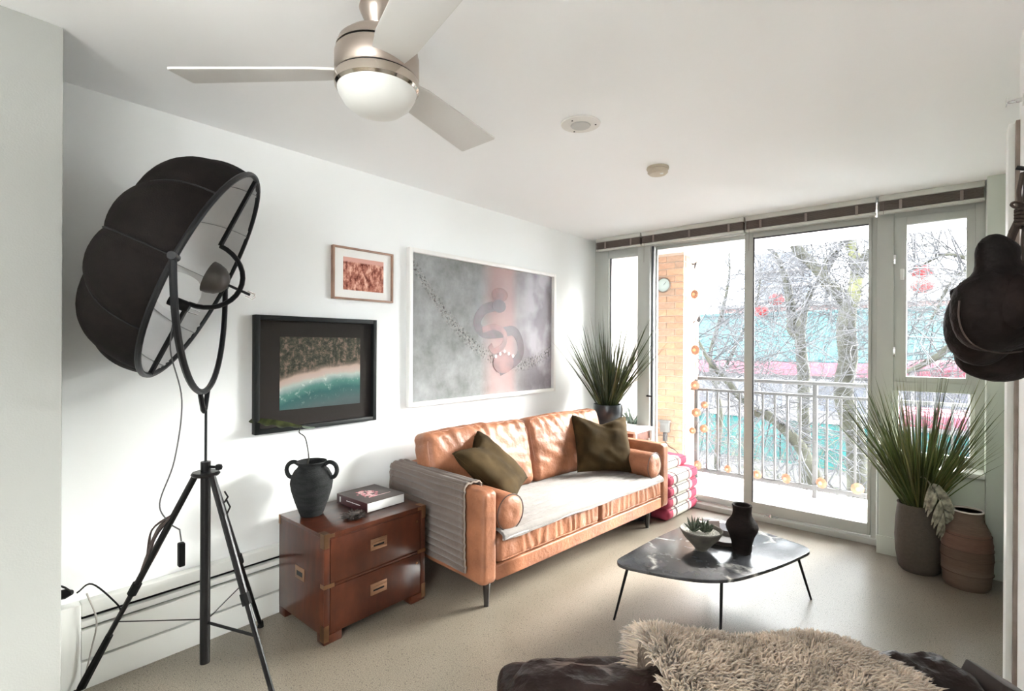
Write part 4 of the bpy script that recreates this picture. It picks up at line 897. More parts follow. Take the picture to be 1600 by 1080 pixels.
# ------------------------------------------------------------------ hanging gloves
def gloves():
    gm = mat('dark_brown_worn_leather', (.009, .005, .0042), .65, var=.6, vscale=9, bump=.5, bscale=26, bdist=.02, spec=.18); wl = mat('worn_seam_edge', (.065, .045, .038), .7)
    def skinned(b, name, m_, t, sub=2, world=True):
        o = b.obj(name, m_, t, world=world); return o
    def blob(pts, name, t, label=None):
        """lofted rounded form through (centre, radius across, radius deep)"""
        f_ = Vector((FW.x, FW.y, 0)).normalized(); P = [Vector(p[0]) for p in pts]; b = B(); vs = []; n = 28; m_ = len(P)
        for i, (c, ra, rb) in enumerate(pts):
            c = Vector(c); tg = (P[min(i+1, m_-1)]-P[max(i-1, 0)]).normalized(); u = f_.cross(tg).normalized(); w = tg.cross(u)
            for k in range(n):
                a = 2*PI*k/n; v = c+u*ra*math.cos(a)+w*rb*math.sin(a); v += (v-c)*.06*nz(v, 14); vs.append(v)
        fs = [(i*n+k, i*n+(k+1) % n, (i+1)*n+(k+1) % n, (i+1)*n+k) for i in range(m_-1) for k in range(n)] + [tuple(range(n-1, -1, -1)), tuple((m_-1)*n+k for k in range(n))]
        b.add(vs, fs); o = b.obj(name, gm, t, world=True, ang=70)
        md = o.modifiers.new('smooth', 'SUBSURF'); md.levels = 1; md.render_levels = 1
        if label: o['label'] = label
        return o
    def P(px, py, D):   # point on the upright plane a little in front of the wall
        v = RT*((px-800)/FPX)+DN*((py-540)/FPX)+FW; v = v*D; return Vector((v.x, v.y, v.z+EYE))
    D = 1.15
    def chain(lst, D): return [(P(x, y, D+dz), r*D/FPX, r2*D/FPX) for x, y, r, r2, dz in lst]
    t1 = thing('boxing_glove', 'big dark brown leather boxing glove hanging nearest on the right', 'glove', P(1560, 480, D))
    blob(chain([(1566, 372, 8, 6, 0), (1562, 375, 20, 17, 0), (1560, 382, 28, 23, 0), (1558, 396, 31, 25, 0), (1557, 412, 26, 23, 0), (1562, 424, 38, 30, 0), (1563, 438, 56, 40, 0), (1562, 460, 66, 45, 0), (1561, 485, 69, 47, 0), (1563, 510, 67, 46, 0), (1566, 530, 56, 41, 0), (1568, 543, 38, 30, 0), (1569, 549, 12, 10, 0)], D), 'glove_body', t1)
    blob(chain([(1590, 430, 8, 8, -.035), (1592, 436, 20, 16, -.04), (1592, 460, 28, 20, -.048), (1586, 488, 28, 22, -.05), (1578, 508, 20, 16, -.048), (1574, 516, 6, 6, -.045)], D), 'thumb', t1)
    arc_ = [P(x, y, D-.012) for x, y in ((1499, 470), (1498, 495), (1504, 518), (1519, 537), (1540, 547), (1567, 552), (1597, 549))]
    B().tube(crv(arc_, 6), .0018, 6).obj('welt_seam', wl, t1, world=True, label='pale worn seam')
    bx('cuff_tab', gm, P(1533, 384, D)-Vector((.006, .005, .008)), P(1533, 384, D)+Vector((.008, .005, .006)), t1, world=True)
    D2 = 1.21
    t2 = thing('boxing_glove', 'dark brown leather boxing glove hanging lower and behind the first', 'glove', P(1540, 540, D2))
    blob(chain([(1556, 440, 12, 10, 0), (1552, 452, 44, 30, 0), (1546, 475, 54, 36, 0), (1540, 500, 58, 40, 0), (1534, 525, 53, 40, 0), (1534, 545, 45, 36, 0), (1538, 562, 28, 24, 0), (1542, 570, 8, 8, 0)], D2), 'glove_body', t2)
    blob(chain([(1488, 452, 4, 4, -.0), (1492, 456, 8, 7, 0), (1500, 468, 12, 10, 0), (1508, 484, 14, 12, 0), (1514, 500, 8, 8, 0)], D2), 'thumb', t2)
    D3 = 1.24
    t3 = thing('boxing_glove', 'dark brown leather boxing glove hanging lowest with its rounded tip down', 'glove', P(1565, 560, D3))
    blob(chain([(1500, 545, 8, 8, 0), (1512, 549, 30, 26, 0), (1530, 556, 36, 32, 0), (1553, 559, 39, 36, 0), (1576, 558, 39, 36, 0), (1598, 552, 35, 32, 0), (1614, 545, 14, 14, 0)], D3), 'glove_body', t3)
    t4 = thing('wall_hook', 'black rod hook on the right wall above the hanging gloves', 'hook', (.197, 1.66, 1.95))
    hk = P(1588, 262, 1.17)
    B().tube([Vector((.1965, hk.y+.04, hk.z-.02)), hk+Vector((.03, .0, -.012)), hk], .005, 8).obj('hook_rod', blk_m, t4, world=True)
    B().lathe([(0, -.0005), (.018, -.0005), (.018, -.006), (0, -.006)], (.197-.0, hk.y+.04, hk.z-.02), 16, Matrix.Rotation(PI/2, 3, 'Y')).obj('hook_plate', blk_m, t4, world=True)
    t5 = thing('laces', 'knotted dark brown laces tying the hanging gloves to the hook', 'laces', hk)
    lmat = mat('brown_lace', (.045, .028, .02), .7)
    def ln(pts, r=.0035): B().tube(crv([P(x, y, 1.17+dz) for x, y, dz in pts], 6), r, 6).obj('lace', lmat, t5, world=True)
    ln([(1598, 270, 0), (1592, 300, 0), (1594, 320, -.005), (1590, 340, 0), (1580, 362, 0), (1574, 378, 0)], .0045)
    ln([(1602, 268, 0), (1602, 300, 0), (1597, 325, 0), (1592, 350, 0), (1584, 370, 0), (1580, 384, 0)], .0045)
    ln([(1598, 318, -.01), (1586, 316, -.012), (1580, 320, -.012), (1588, 325, -.012), (1600, 322, -.01)], .003)
    ln([(1594, 330, 0), (1600, 350, 0), (1598, 380, 0), (1600, 420, -.0), (1598, 450, 0)], .004)
    ln([(1590, 344, 0), (1584, 352, 0), (1578, 362, 0)], .003)
    kn = B()
    for k in range(5): kn.tube(crv([P(1586, 330+k*5, 1.165), P(1596, 326+k*6, 1.155), P(1606, 331+k*5, 1.165), P(1596, 336+k*5, 1.178), P(1587, 331+k*5, 1.165)], 5), .004, 6)
    kn.obj('knot', lmat, t5, world=True)
gloves()

# ------------------------------------------------------------------ armchair with sheepskin in the foreground
LR = Vector((RT.x, RT.y, 0)).normalized(); LF = Vector((FW.x, FW.y, 0)).normalized()
CH_RZ = math.atan2(LR.y, LR.x)
blleath = mat('dark_brown_glossy_leather', (.019, .0105, .009), .36, var=.35, vscale=7, bump=.45, bscale=22, bdist=.03, spec=.22)
def armchair():
    t = thing('leather_armchair', 'dark brown wrinkled leather lounge chair seen from behind in the foreground', 'armchair', LF*1.10, CH_RZ)
    def wr(amp, sc, seed): return lambda v, d, p: v + d*(amp*nz((v.x+seed, v.y, v.z), sc) + amp*.8*(1-abs(nz((v.x*.7+v.z*.6+seed, v.y, v.z*.5), sc*1.6)))**6)
    def cu(name, c, s, r, amp, sc, seed, n=(70, 24, 30), R=None, lab=None):
        return weld(rbox(s, r, n, c, R=R, fn=wr(amp, sc, seed)).obj(name, blleath, t, label=lab))
    Rb = Matrix.Rotation(math.radians(-6), 3, 'X')
    cu('backrest', (.45, .06, .555), (.93, .20, .33), .085, .012, 8, 1, R=Matrix.Rotation(math.radians(3), 3, 'Y'))
    hp = cu('head_cushion', (.37, -.075, .485), (.46, .10, .36), .045, .005, 7, 3, (50, 14, 30))
    B().tube(crv([(.145, -.120, .45), (.148, -.122, .60), (.168, -.118, .642), (.22, -.114, .660), (.38, -.112, .664), (.55, -.114, .655)], 8), .005, 6).obj('piping', rubber_m, hp)
    cu('seat', (.43, .34, .40), (.80, .48, .16), .06, .008, 6, 5, (50, 30, 12))
    for x, lab in ((.03, None), (.86, None)): cu('armrest', (x, .26, .43), (.14, .46, .18), .06, .006, 6, x, (12, 30, 12))
    cu('side_bolster', (.99, .115, .672), (.20, .16, .12), .055, .012, 14, 9, (30, 20, 16), lab='crumpled shiny leather bolster')
    b = bx('wood_arm_panel', mat('dark_wood_arm', (.02, .013, .011), .4, var=.2), (1.10, .06, .60), (1.22, .16, .697), t, bevel=.004, R=Matrix.Rotation(math.radians(28), 3, 'Y'))
    B().lathe([(0, .001), (.26, .001), (.26, .02), (.05, .035), (.035, .06), (.035, .32), (0, .32)], (.43, .28, 0), 36).obj('swivel_base', blk_m, t)
armchair()
def sheepskin():
    t = thing('sheepskin', 'shaggy beige sheepskin draped over the leather armchair back', 'sheepskin', LF*1.10, CH_RZ)
    g = np.random.default_rng(4)
    # hide surface: u along the chair back, v over it from seat side to rear
    x0, x1 = .325, .885
    def hide(u, v):
        x = x0+(x1-x0)*u
        a = (v-.5)*2*2.2
        lump = 1+.10*math.sin(u*7+1)+.09*nz((x*3, v*2, 0), 2.3)
        endr = 1-.10*(abs(u*2-1))**6
        zt = .772 - .006*math.sin(u*5) - (.045*max(0, u-.72)/.28) + .022*max(0, 1-u/.16)
        ry, rz = .165*lump*endr, .075*lump*endr
        y = .035 + ry*math.sin(max(-PI/2, min(PI/2, a)))
        z = zt-.075 + rz*math.cos(max(-PI/2, min(PI/2, a)))
        ex = max(0, abs(a)-PI/2)
        z -= ex*.30
        x += .03*math.sin(v*6)*(u > .9)
        return Vector((x, y, z))
    base = mat('sheepskin_wool', (.52, .42, .33), .9, var=.28, vscale=14, sheen=.5)
    tipm = base
    weld(B().grid(hide, 50, 40).obj('hide', mat('sheepskin_underwool', (.46, .36, .28), .95), t))
    # wool locks : curved tapering tufts
    n = 21000; V = np.zeros((n, 4*3+1, 3)); us = g.random(n); vs = g.random(n)
    F = []
    for i in range(n):
        u, v = us[i], vs[i]; p = hide(u, v); e = 1e-3
        du = hide(min(1, u+e), v)-hide(max(0, u-e), v); dv = hide(u, min(1, v+e))-hide(u, max(0, v-e)); nn = dv.cross(du)
        if nn.length < 1e-12: nn = Vector((0, 0, 1))
        nn.normalize()
        if nn.dot(p-Vector((p.x, .035, .70))) < 0: nn = -nn
        # ends splay outward
        sp_ = Vector(((-1 if u < .5 else 1)*max(0, abs(u*2-1)-.80)*4.5, 0, 0))
        cl = Vector((nz((p.x*9, p.y*9, 0), 3), nz((p.x*9, p.y*9, 7), 3), 0))*1.1 + Vector((.25, -.35, 0))
        dr = (nn*.85 + cl*.65 + sp_ + Vector(g.normal(0, .22, 3))).normalized(); L_ = .040+.022*g.random(); gd = Vector((0, 0, -.5)) + cl*.4
        s1 = dr.orthogonal().normalized(); s2 = dr.cross(s1); R0 = .0035
        for k, (f, r) in enumerate(((0, R0), (.38, R0*1.0), (.75, R0*.62))):
            c = p + dr*L_*f + gd*L_*.28*f*f
            for q in range(4):
                a = PI/2*q+k*.5; w = c + (s1*math.cos(a)+s2*math.sin(a))*r; V[i, k*4+q] = w
        V[i, 12] = p + dr*L_ + gd*L_*.42
    fl = []
    for k in range(2):
        for q in range(4): fl.append((k*4+q, k*4+(q+1) % 4, (k+1)*4+(q+1) % 4, (k+1)*4+q))
    tri = [(8+q, 8+(q+1) % 4, 12) for q in range(4)]
    allf = []
    for i in range(n):
        o = i*13; allf += [tuple(a+o for a in f) for f in fl] + [tuple(a+o for a in f) for f in tri]
    me = bpy.data.meshes.new('wool'); me.from_pydata(V.reshape(-1, 3).tolist(), [], allf); me.polygons.foreach_set('use_smooth', [True]*len(me.polygons)); me.materials.append(base)
    o = bpy.data.objects.new('wool', me); COL.objects.link(o); o.parent = t; o['kind'] = 'stuff'
sheepskin()
#NEXT
# ------------------------------------------------------------------ balcony
stone_m = mat('balcony_paver', (.66, .63, .62), .8, var=.12, vscale=9, bump=.2, bscale=60)
fl = thing('balcony_floor', None, None, (0, 0, 0)); struct(fl)
bx('slab', mat('grey_mortar', (.30, .28, .28), .9), (-3.3, 4.80, -.22), (2.2, 6.02, -.012), fl, bevel=0)
pm = [stone_m, mat('pinkish_paver', (.68, .60, .58), .8, var=.12, vscale=9), mat('pale_paver', (.74, .72, .70), .8, var=.1, vscale=9)]
tile = {}
for k, m_ in enumerate(pm): tile[k] = B().box((-.0965, -.0965, -.012), (.0965, .0965, .0)).obj('paver', m_, fl, bevel=.004, seg=1); tile[k].location = (-3.2+.2*k, 4.92, 0)
g = random.Random(2)
for i in range(3, 26*6):
    c = tile[g.choice((0, 0, 1, 2))].copy(); COL.objects.link(c); c.parent = fl; c.location = (-3.2+.2*(i % 26), 4.92+.2*(i//26), g.uniform(-.002, .001)); c.rotation_euler = (g.uniform(-.008, .008), g.uniform(-.008, .008), 0)
struct(bx('balcony_ceiling', mat('pinkish_soffit', (.80, .75, .73), .8), (-3.3, 4.82, 2.55), (2.2, 6.00, 2.80), bevel=.004))
struct(bx('balcony_side_wall', mat('pale_render', (.70, .66, .64), .85), (-3.1, 4.82, -.012), (-2.80, 5.60, 2.55), bevel=0))
# brick pillar: joints recessed, every brick its own piece
PX0, PX1, PY0, PY1 = -2.795, -2.25, 5.60, 6.06
bp = thing('brick_pillar', 'tan brick pillar holding up the balcony ceiling', 'pillar', (-2.55, 5.83, 0))
mort = bx('mortar_core', mat('pillar_mortar', (.42, .34, .28), .9), (PX0+.008, PY0+.008, -.01), (PX1-.008, PY1-.008, 2.549), bp, world=True, bevel=0)
bm_ = [mat('tan_brick', (.31, .20, .14), .85, var=.15, vscale=25, bump=.3, bscale=120), mat('orange_brick', (.34, .205, .135), .85, var=.15, vscale=25), mat('sand_brick', (.42, .24, .15), .85, var=.15, vscale=25)]
BL, BH, CO = .203, .066, .0765
def brickmesh(L_, axis, m_):
    a, b2 = ((-L_/2+.0045, 0, 0), (L_/2-.0045, .05, BH)) if axis == 'x' else ((-.05, -L_/2+.0045, 0), (0, L_/2-.0045, BH))
    return B().box(a, b2).obj('brick', m_, bp, bevel=.002, seg=1)
protos = {}
def place_brick(L_, axis, x, y, z):
    k = (round(L_, 3), axis, g.randrange(3))
    if k not in protos: protos[k] = o = brickmesh(L_, axis, bm_[k[2]])
    else: o = protos[k].copy(); COL.objects.link(o); o.parent = bp
    o.location = (x+2.55, y-5.83, z)
nc = int(2.54/CO)
for c in range(nc):
    z = c*CO+.004; off = c % 2
    segs = [BL, BL, .139] if not off else [BL/2, BL, BL, .037]
    x = PX1
    for s in segs: place_brick(s, 'x', x-s/2, PY0+g.uniform(-.001, .002), z); x -= s
    segs = [BL, BL] if off else [BL/2, BL, BL/2]; y = PY0+.05
    for s in segs: place_brick(s, 'y', PX1+g.uniform(-.002, .001), y+s/2, z); y += s
t = thing('wall_thermometer', 'small round white dial thermometer on the brick pillar', 'thermometer', (-2.485, 5.598, 2.19))
Rm = Matrix.Rotation(PI/2, 3, 'X')
B().lathe([(0, .001), (.084, .001), (.088, .012), (.080, .024), (.076, .024), (.076, .014), (0, .014)], R=Rm, n=36).obj('dial_case', mat('dark_bronze', (.10, .07, .05), .4), t)
B().lathe([(0, .015), (.075, .015), (0, .0155)], R=Rm, n=30).obj('dial_face', mat('pale_dial', (.30, .36, .35), .5), t)
B().tube([(0, -.018, 0), (.03, -.018, .035)], .002, 5).obj('needle', blk_m, t)
t = thing('outlet_box', 'grey covered electrical outlet box low on the brick pillar', 'outlet', (-2.455, 5.598, .50))
om = mat('grey_outlet_cover', (.14, .14, .14), .5)
bx('cover_box', om, (-.05, -.05, 0), (.055, -.001, .12), t, bevel=.006); bx('hood', om, (-.062, -.065, .118), (.066, -.001, .138), t, bevel=.004); bx('socket_body', mat('dark_grey_socket', (.05, .05, .055), .5), (-.018, -.04, -.10), (.024, -.001, -.004), t, bevel=.004)
B().tube(crv([(.0, -.03, -.09), (.06, -.05, -.15), (.14, -.05, -.19), (.21, -.05, -.26), (.26, -.05, -.24)], 6), .005, 6).obj('cord', blk_m, t)
# railing
rail_m = mat('grey_powder_coated_rail', (.065, .065, .068), .5)
rt_ = thing('balcony_railing', 'grey metal balcony railing with square balusters', 'railing', (0, 5.76, 0))
RX0, RX1 = -2.235, 2.1
B().tube([(RX0+.09, 0, 1.125), (RX1, 0, 1.125)], .021, 12).obj('handrail', rail_m, rt_)
bx('mid_rail', rail_m, (RX0+.01, -.014, .985), (RX1, .014, 1.012), rt_, bevel=.002); bx('bottom_rail', rail_m, (RX0+.01, -.018, .075), (RX1, .018, .115), rt_, bevel=.002)
for x in (RX0+.075, -.985, .35, 1.6): bx('post', rail_m, (x-.02, -.02, -.01), (x+.02, .02, 1.11), rt_, bevel=.002)
proto = None; x = RX0+.195
while x < RX1:
    if min(abs(x-q) for q in (-.985, .35, 1.6)) > .04:
        if proto is None: proto = B().box((-.0095, -.0095, .116), (.0095, .0095, .984)).obj('baluster', rail_m, rt_, bevel=.001, seg=1); proto.location.x = x
        else: c = proto.copy(); COL.objects.link(c); c.parent = rt_; c.location.x = x
    x += .1155
# string of round shell lights
sl_ = thing('light_string', 'thin dark wire strung down the pillar and along the railing foot', 'light string', (-2.2, 5.70, 0))
shell = mat('amber_capiz_shell', (.20, .085, .045), .5, var=.2, vscale=20)
LP = [(1085, 460, .05), (1086, 547, .055), (1086, 602, .05), (1088, 645, .05), (1101, 633, .04), (1082, 673, .038), (1100, 670, .045), (1090, 727, .05), (1137, 733, .04), (1183, 742, .045), (1228, 748, .05), (1283, 755, .052), (1340, 764, .054), (1500, 780, .05)]
wp = []
names = ['below the paper bird on the pillar', 'beneath the paper butterfly on the pillar', 'at the handrail end', 'below the handrail on the pillar corner', 'beside the first baluster', 'low on the pillar edge', 'low beside the second baluster', 'at the bottom of the corner post', 'on the bottom rail left of the door stile', 'just right of the door stile at the bottom rail', 'on the bottom rail left of the middle post', 'right of the middle post on the bottom rail', 'on the bottom rail near the right frame', 'on the bottom rail behind the grass pot']
for k, (px_, py_, r_) in enumerate(LP):
    p_ = at(px_, py_, 5.70); wp.append(p_)
    t = thing('shell_light', 'round amber shell light '+names[k], 'string light', p_, g.uniform(-.4, .4), group='round amber shell lights on the balcony string')
    Rm2 = Matrix.Rotation(PI/2, 3, 'X')
    B().lathe([(0, .014), (r_*.5, .012), (r_*.88, .004), (r_, -.002), (r_*.9, -.004), (0, -.006)], R=Rm2, n=20, fn=lambda r, z, a: r*(1+.03*math.sin(8*a))).obj('shell_disc', shell, t)
    B().lathe([(0, .015), (r_*.35, .016), (0, .028)], R=Rm2, n=12).obj('bulb', mat('warm_bulb', (.45, .25, .11), .3) if k == 0 else bpy.data.materials['warm_bulb'], t)
top = at(1085, 400, 5.70); path = [top] + [w+Vector((.0, .012, 0)) for w in wp]
out = []
for a, b2 in zip(path[:-1], path[1:]):
    for i in range(6): q = i/6; out.append(a.lerp(b2, q)+Vector((0, 0, -.04*4*q*(1-q)*(1 if abs(a.x-b2.x) > .1 else .1))))
B().tube(out+[path[-1]], .0028, 5).obj('wire', blk_m, sl_, world=True)
dk = mat('dark_grey_metal_paper', (.05, .05, .055), .6)
for nm, lab, px_, py_, k in (('paper_bird', 'small dark bird ornament on the light string near the pillar top', 1085, 415, 0), ('paper_butterfly', 'small grey butterfly ornament on the light string', 1088, 500, 1)):
    p_ = at(px_, py_, 5.69); t = thing(nm, lab, 'ornament', p_); b = B()
    if k == 0: polys = [[(-.045, .03), (-.01, .0), (.0, .02)], [(-.005, -.04), (.012, -.03), (.02, .02), (.0, .03)], [(.0, .02), (.03, .05), (.022, .005)]]
    else: polys = [[(-.05, -.06), (-.035, -.02), (.0, .0)], [(.0, -.01), (.035, .055), (.05, .0), (.03, -.03)]]
    for q, pl_ in enumerate(polys): bb = B().prism(pl_, -.002, .002); bb.v = [(v[0], v[2]+.001*q, v[1]) for v in bb.v]; bb.obj('wing' if q else 'body', dk, t, smooth=False)
# tiny pot plant outside the narrow pane
t = thing('small_potted_plant', 'small green potted plant standing outside the narrow left window pane', 'plant', (-2.62, 5.12, 0))
B().lathe([(0, 0), (.07, 0), (.09, .30), (.095, .62), (.085, .62), (.0, .58)], n=24).obj('pot', mat('pale_outdoor_pot', (.30, .30, .29), .8), t)
bl = [(Vector((-2.62+g.uniform(-.05, .05), 5.12, .58)), Vector((-2.62+g.uniform(-.16, .16), 5.12+g.uniform(-.1, .1), .58+g.uniform(.12, .30))), Vector((0, 0, -.02)), .028) for _ in range(26)]
strip_blades('foliage', bl, mat('grey_green_foliage', (.03, .05, .035), .6), t, 'stuff')

# ------------------------------------------------------------------ street, buildings, trees
GZ = -3.3
struct(bx('street_ground', mat('pale_asphalt', (.26, .26, .27), .9, var=.15, vscale=1.5), (-60, -60, GZ-.3), (60, 90, GZ), bevel=0))
teal = mat('teal_roof_tiles', (.025, .062, .067), .9, spec=.03, var=.2, vscale=2); tealw = mat('teal_painted_boards', (.018, .068, .066), .9, spec=.05, var=.2, vscale=3); pinkf = mat('pink_fascia', (.18, .055, .075), .9, spec=.05); wallw = mat('white_shop_wall', (.10, .097, .10), .8, var=.08, vscale=2); dkw = mat('shop_window_glass', (.05, .055, .07), .2); bluew = mat('blue_grey_glass', (.045, .065, .105), .3); brk = mat('distant_brick_wall', (.13, .075, .07), .9, var=.2, vscale=8)
t = thing('shop_building', 'long low shop building with teal tiled roof and pink fascia across the street', 'building', (-4, 18, GZ))
HZ = -GZ
bx('wall', wallw, (-16, .0, 0), (10, 6, HZ+.70), t, bevel=0)
bx('fascia', pinkf, (-16, -.75, HZ+.62), (10, -.6, HZ+1.02), t, bevel=.01); bx('eave', wallw, (-16, -.6, HZ+.60), (10, .0, HZ+.70), t, bevel=0)
b = B().add([(-16, -.75, HZ+1.02), (10, -.75, HZ+1.02), (10, 1.6, HZ+2.55), (-16, 1.6, HZ+2.55), (-16, 6, HZ+1.0), (10, 6, HZ+1.0)], [(0, 1, 2, 3), (3, 2, 5, 4)]); b.obj('roof', teal, t, solid=.08, smooth=False)
pr = B().tube([(0, -.76, HZ+1.09), (0, 1.6, HZ+2.63)], .045, 6).obj('roof_rib', teal, t)
pr.location.x = -15.6
for k in range(1, 60): c = pr.copy(); COL.objects.link(c); c.parent = t; c.location.x = -15.6+.43*k
B().tube([(-16, 1.6, HZ+2.62), (10, 1.6, HZ+2.62)], .09, 8).obj('ridge', teal, t)
for k in range(11):
    x = -14.6+2.2*k; w = bx('window', white_m if 0 else mat('pale_window_frame', (.17, .17, .18), .6) if k == 0 else bpy.data.materials['pale_window_frame'], (x, -.08, HZ-.55), (x+1.5, .0, HZ+.5), t, bevel=.01)
    bx('window_pane', dkw, (x+.08, -.09, HZ-.47), (x+.70, -.081, HZ+.42), w, bevel=0); bx('window_pane', dkw, (x+.80, -.09, HZ-.47), (x+1.42, -.081, HZ+.42), w, bevel=0)
for k in range(26): bx('board', tealw, (-16+k*1.0, -.14-.01*(k % 2), HZ-2.2), (-16+k*1.0+.96, -.001, HZ-.85), t, bevel=.006)
bx('sill_band', wallw, (-16, -.2, HZ-.84), (10, -.001, HZ-.70), t, bevel=.005)
t = thing('blue_tower_block', 'tall blue glazed apartment block far behind the shop roof', 'building', (-9.3, 40, GZ))
bx('wall', bluew, (-2.2, 0, 0), (2.2, 6, HZ+8.2), t, bevel=0)
for r_ in range(7):
    for c_ in range(3): bx('window', dkw, (-1.9+1.3*c_, -.05, HZ+.8+1.05*r_), (-.95+1.3*c_, 0, HZ+1.5+1.05*r_), t, bevel=0)
for r_ in range(7): bx('balcony_slab', wallw, (-2.35, -.5, HZ+.45+1.05*r_), (2.3, .0, HZ+.6+1.05*r_), t, bevel=0)
t = thing('brick_building', 'pale pinkish brick building behind the teal roof', 'building', (-5.0, 30, GZ))
bx('wall', brk, (-5, 0, 0), (6, 5, HZ+3.6), t, bevel=0); bx('cornice', wallw, (-5.1, -.2, HZ+3.6), (6.1, 5, HZ+3.8), t, bevel=0)
for k in range(8): bx('window', dkw, (-4.5+1.3*k, -.05, HZ+2.2), (-3.8+1.3*k, 0, HZ+3.2), t, bevel=0)
t = thing('pale_building', 'pale concrete building far left behind the branches', 'building', (-24, 34, GZ)); bx('wall', wallw, (-7, 0, 0), (3, 5, HZ+4.6), t, bevel=0)
for r_ in range(4):
    for c_ in range(7): bx('window', dkw, (-6.6+1.35*c_, -.05, HZ-.6+1.25*r_), (-5.8+1.35*c_, 0, HZ+.2+1.25*r_), t, bevel=0)
t = thing('pink_awning', 'pink awning on the shop front low behind the right window', 'awning', (.3, 15.5, GZ)); bx('awning_sheet', pinkf, (-1.0, -.3, HZ+.95), (1.2, 1.9, HZ+1.15), t, bevel=.05)
bx('awning_post', wallw, (-.95, .0, 0), (-.88, .07, HZ+.949), t, bevel=0); bx('awning_post', wallw, (1.1, .0, 0), (1.17, .07, HZ+.949), t, bevel=0)
t = thing('pink_awning', 'lower pink awning seen through the small lower right pane', 'awning', (.2, 12.5, GZ)); bx('awning_sheet', pinkf, (-1.3, -.3, HZ-.02), (1.5, 1.3, HZ+.22), t, bevel=.05)
bx('awning_post', wallw, (-1.2, .0, 0), (-1.13, .07, HZ-.021), t, bevel=0); bx('awning_post', wallw, (1.3, .0, 0), (1.37, .07, HZ-.021), t, bevel=0)
# lanterns
lan = mat('coral_red_lantern', (.26, .022, .025), .9, spec=.05)
for k, (px_, py_, Y_, lab) in enumerate(((1213, 468, 12, 'red paper lantern hanging higher and right of its neighbour by the left trunk'), (1188, 487, 11.5, 'red paper lantern half behind the door stile'), (1441, 424, 11, 'upper red paper lantern seen through the right window'), (1441, 447, 11, 'lower red paper lantern seen through the right window'))):
    p_ = at(px_, py_, Y_); t = thing('paper_lantern', lab, 'lantern', p_, group='red paper lanterns strung over the street'); R0 = .155
    B().lathe([(0, -R0*.82)]+[(R0*math.cos(a), R0*.8*math.sin(a)) for a in [(-1.2+2.4*i/12) for i in range(13)]]+[(0, R0*.82)], n=24, fn=lambda r, z, a: r*(1+.03*math.cos(12*a))).obj('lantern_body', lan, t)
    B().tube([(0, 0, R0*.8), (0, 0, R0*.8+(1.2 if k != 3 else .12))], .006, 4).obj('hanging_cord', blk_m, t)
# trees : main limbs + generated twigs
bark = mat('grey_mossy_bark', (.034, .034, .026), .9, spec=.1, var=.5, vscale=3); barkg = mat('lichen_bark', (.10, .105, .035), .9, col2=(.035, .036, .03), vscale=3); twig_m = mat('pale_grey_twig', (.055, .055, .058), .9, spec=.1)
g = random.Random(77)
def twigs(starts, n, depth_len, spread, seed, rad=.012):
    gg = random.Random(seed); b = B()
    def grow(p, d, L_, r, lev):
        k = 4; pts = [p]; dd = d.copy()
        for i in range(k):
            dd = (dd + Vector((gg.gauss(0, spread), gg.gauss(0, spread*.6), gg.gauss(0, spread)+.02))).normalized(); pts.append(pts[-1]+dd*L_/k)
        b.tube(pts, [r*(1-.65*i/k) for i in range(k+1)], 3, caps=False)
        if lev > 0:
            for _ in range(3 if lev > 1 else 4):
                q = pts[gg.randrange(1, k+1)]; nd = (dd + Vector((gg.gauss(0, .8), gg.gauss(0, .5), gg.gauss(0, .8)))).normalized(); grow(q, nd, L_*.62, r*.55, lev-1)
    for _ in range(n):
        pts = gg.choice(starts); i = gg.randrange(1, len(pts)); p = pts[i]
        d = Vector((gg.gauss(0, 1), gg.gauss(0, .6), gg.gauss(.25, .8))).normalized(); grow(p, d, depth_len*gg.uniform(.6, 1.5), rad, 2)
    return b
def tree(name, label, Y, limbs, ntw, seed, base):
    t = thing(name, label, 'tree', (base[0], base[1], GZ), group=None); paths = []
    for k, (nm, m_, pts) in enumerate(limbs):
        P_ = crv([Vector(p[0]) if isinstance(p[0], (tuple, Vector)) else at(p[0], p[1], Y+p[3]) for p in pts], 5); rr = [p[2] if len(p) > 2 and not isinstance(p[0], (tuple, Vector)) else p[1] for p in pts]
        R_ = [rr[min(int(i/5), len(rr)-1)]*(1-(i/5) % 1)+rr[min(int(i/5)+1, len(rr)-1)]*((i/5) % 1) for i in range(len(P_))]
        b = B().tube(P_, [q*.66 for q in R_], 10); b.v = [tuple(Vector(v)*(1)+Vector((nz(v, 5), nz((v[1], v[0], v[2]), 5), 0))*.015) for v in b.v]
        b.obj(nm, m_, t, world=True, ang=60); paths.append(P_)
    tw = twigs(paths, int(ntw*1.5), 1.35, .22, seed); o = tw.obj('twigs', twig_m, t, world=True); o['kind'] = 'stuff'
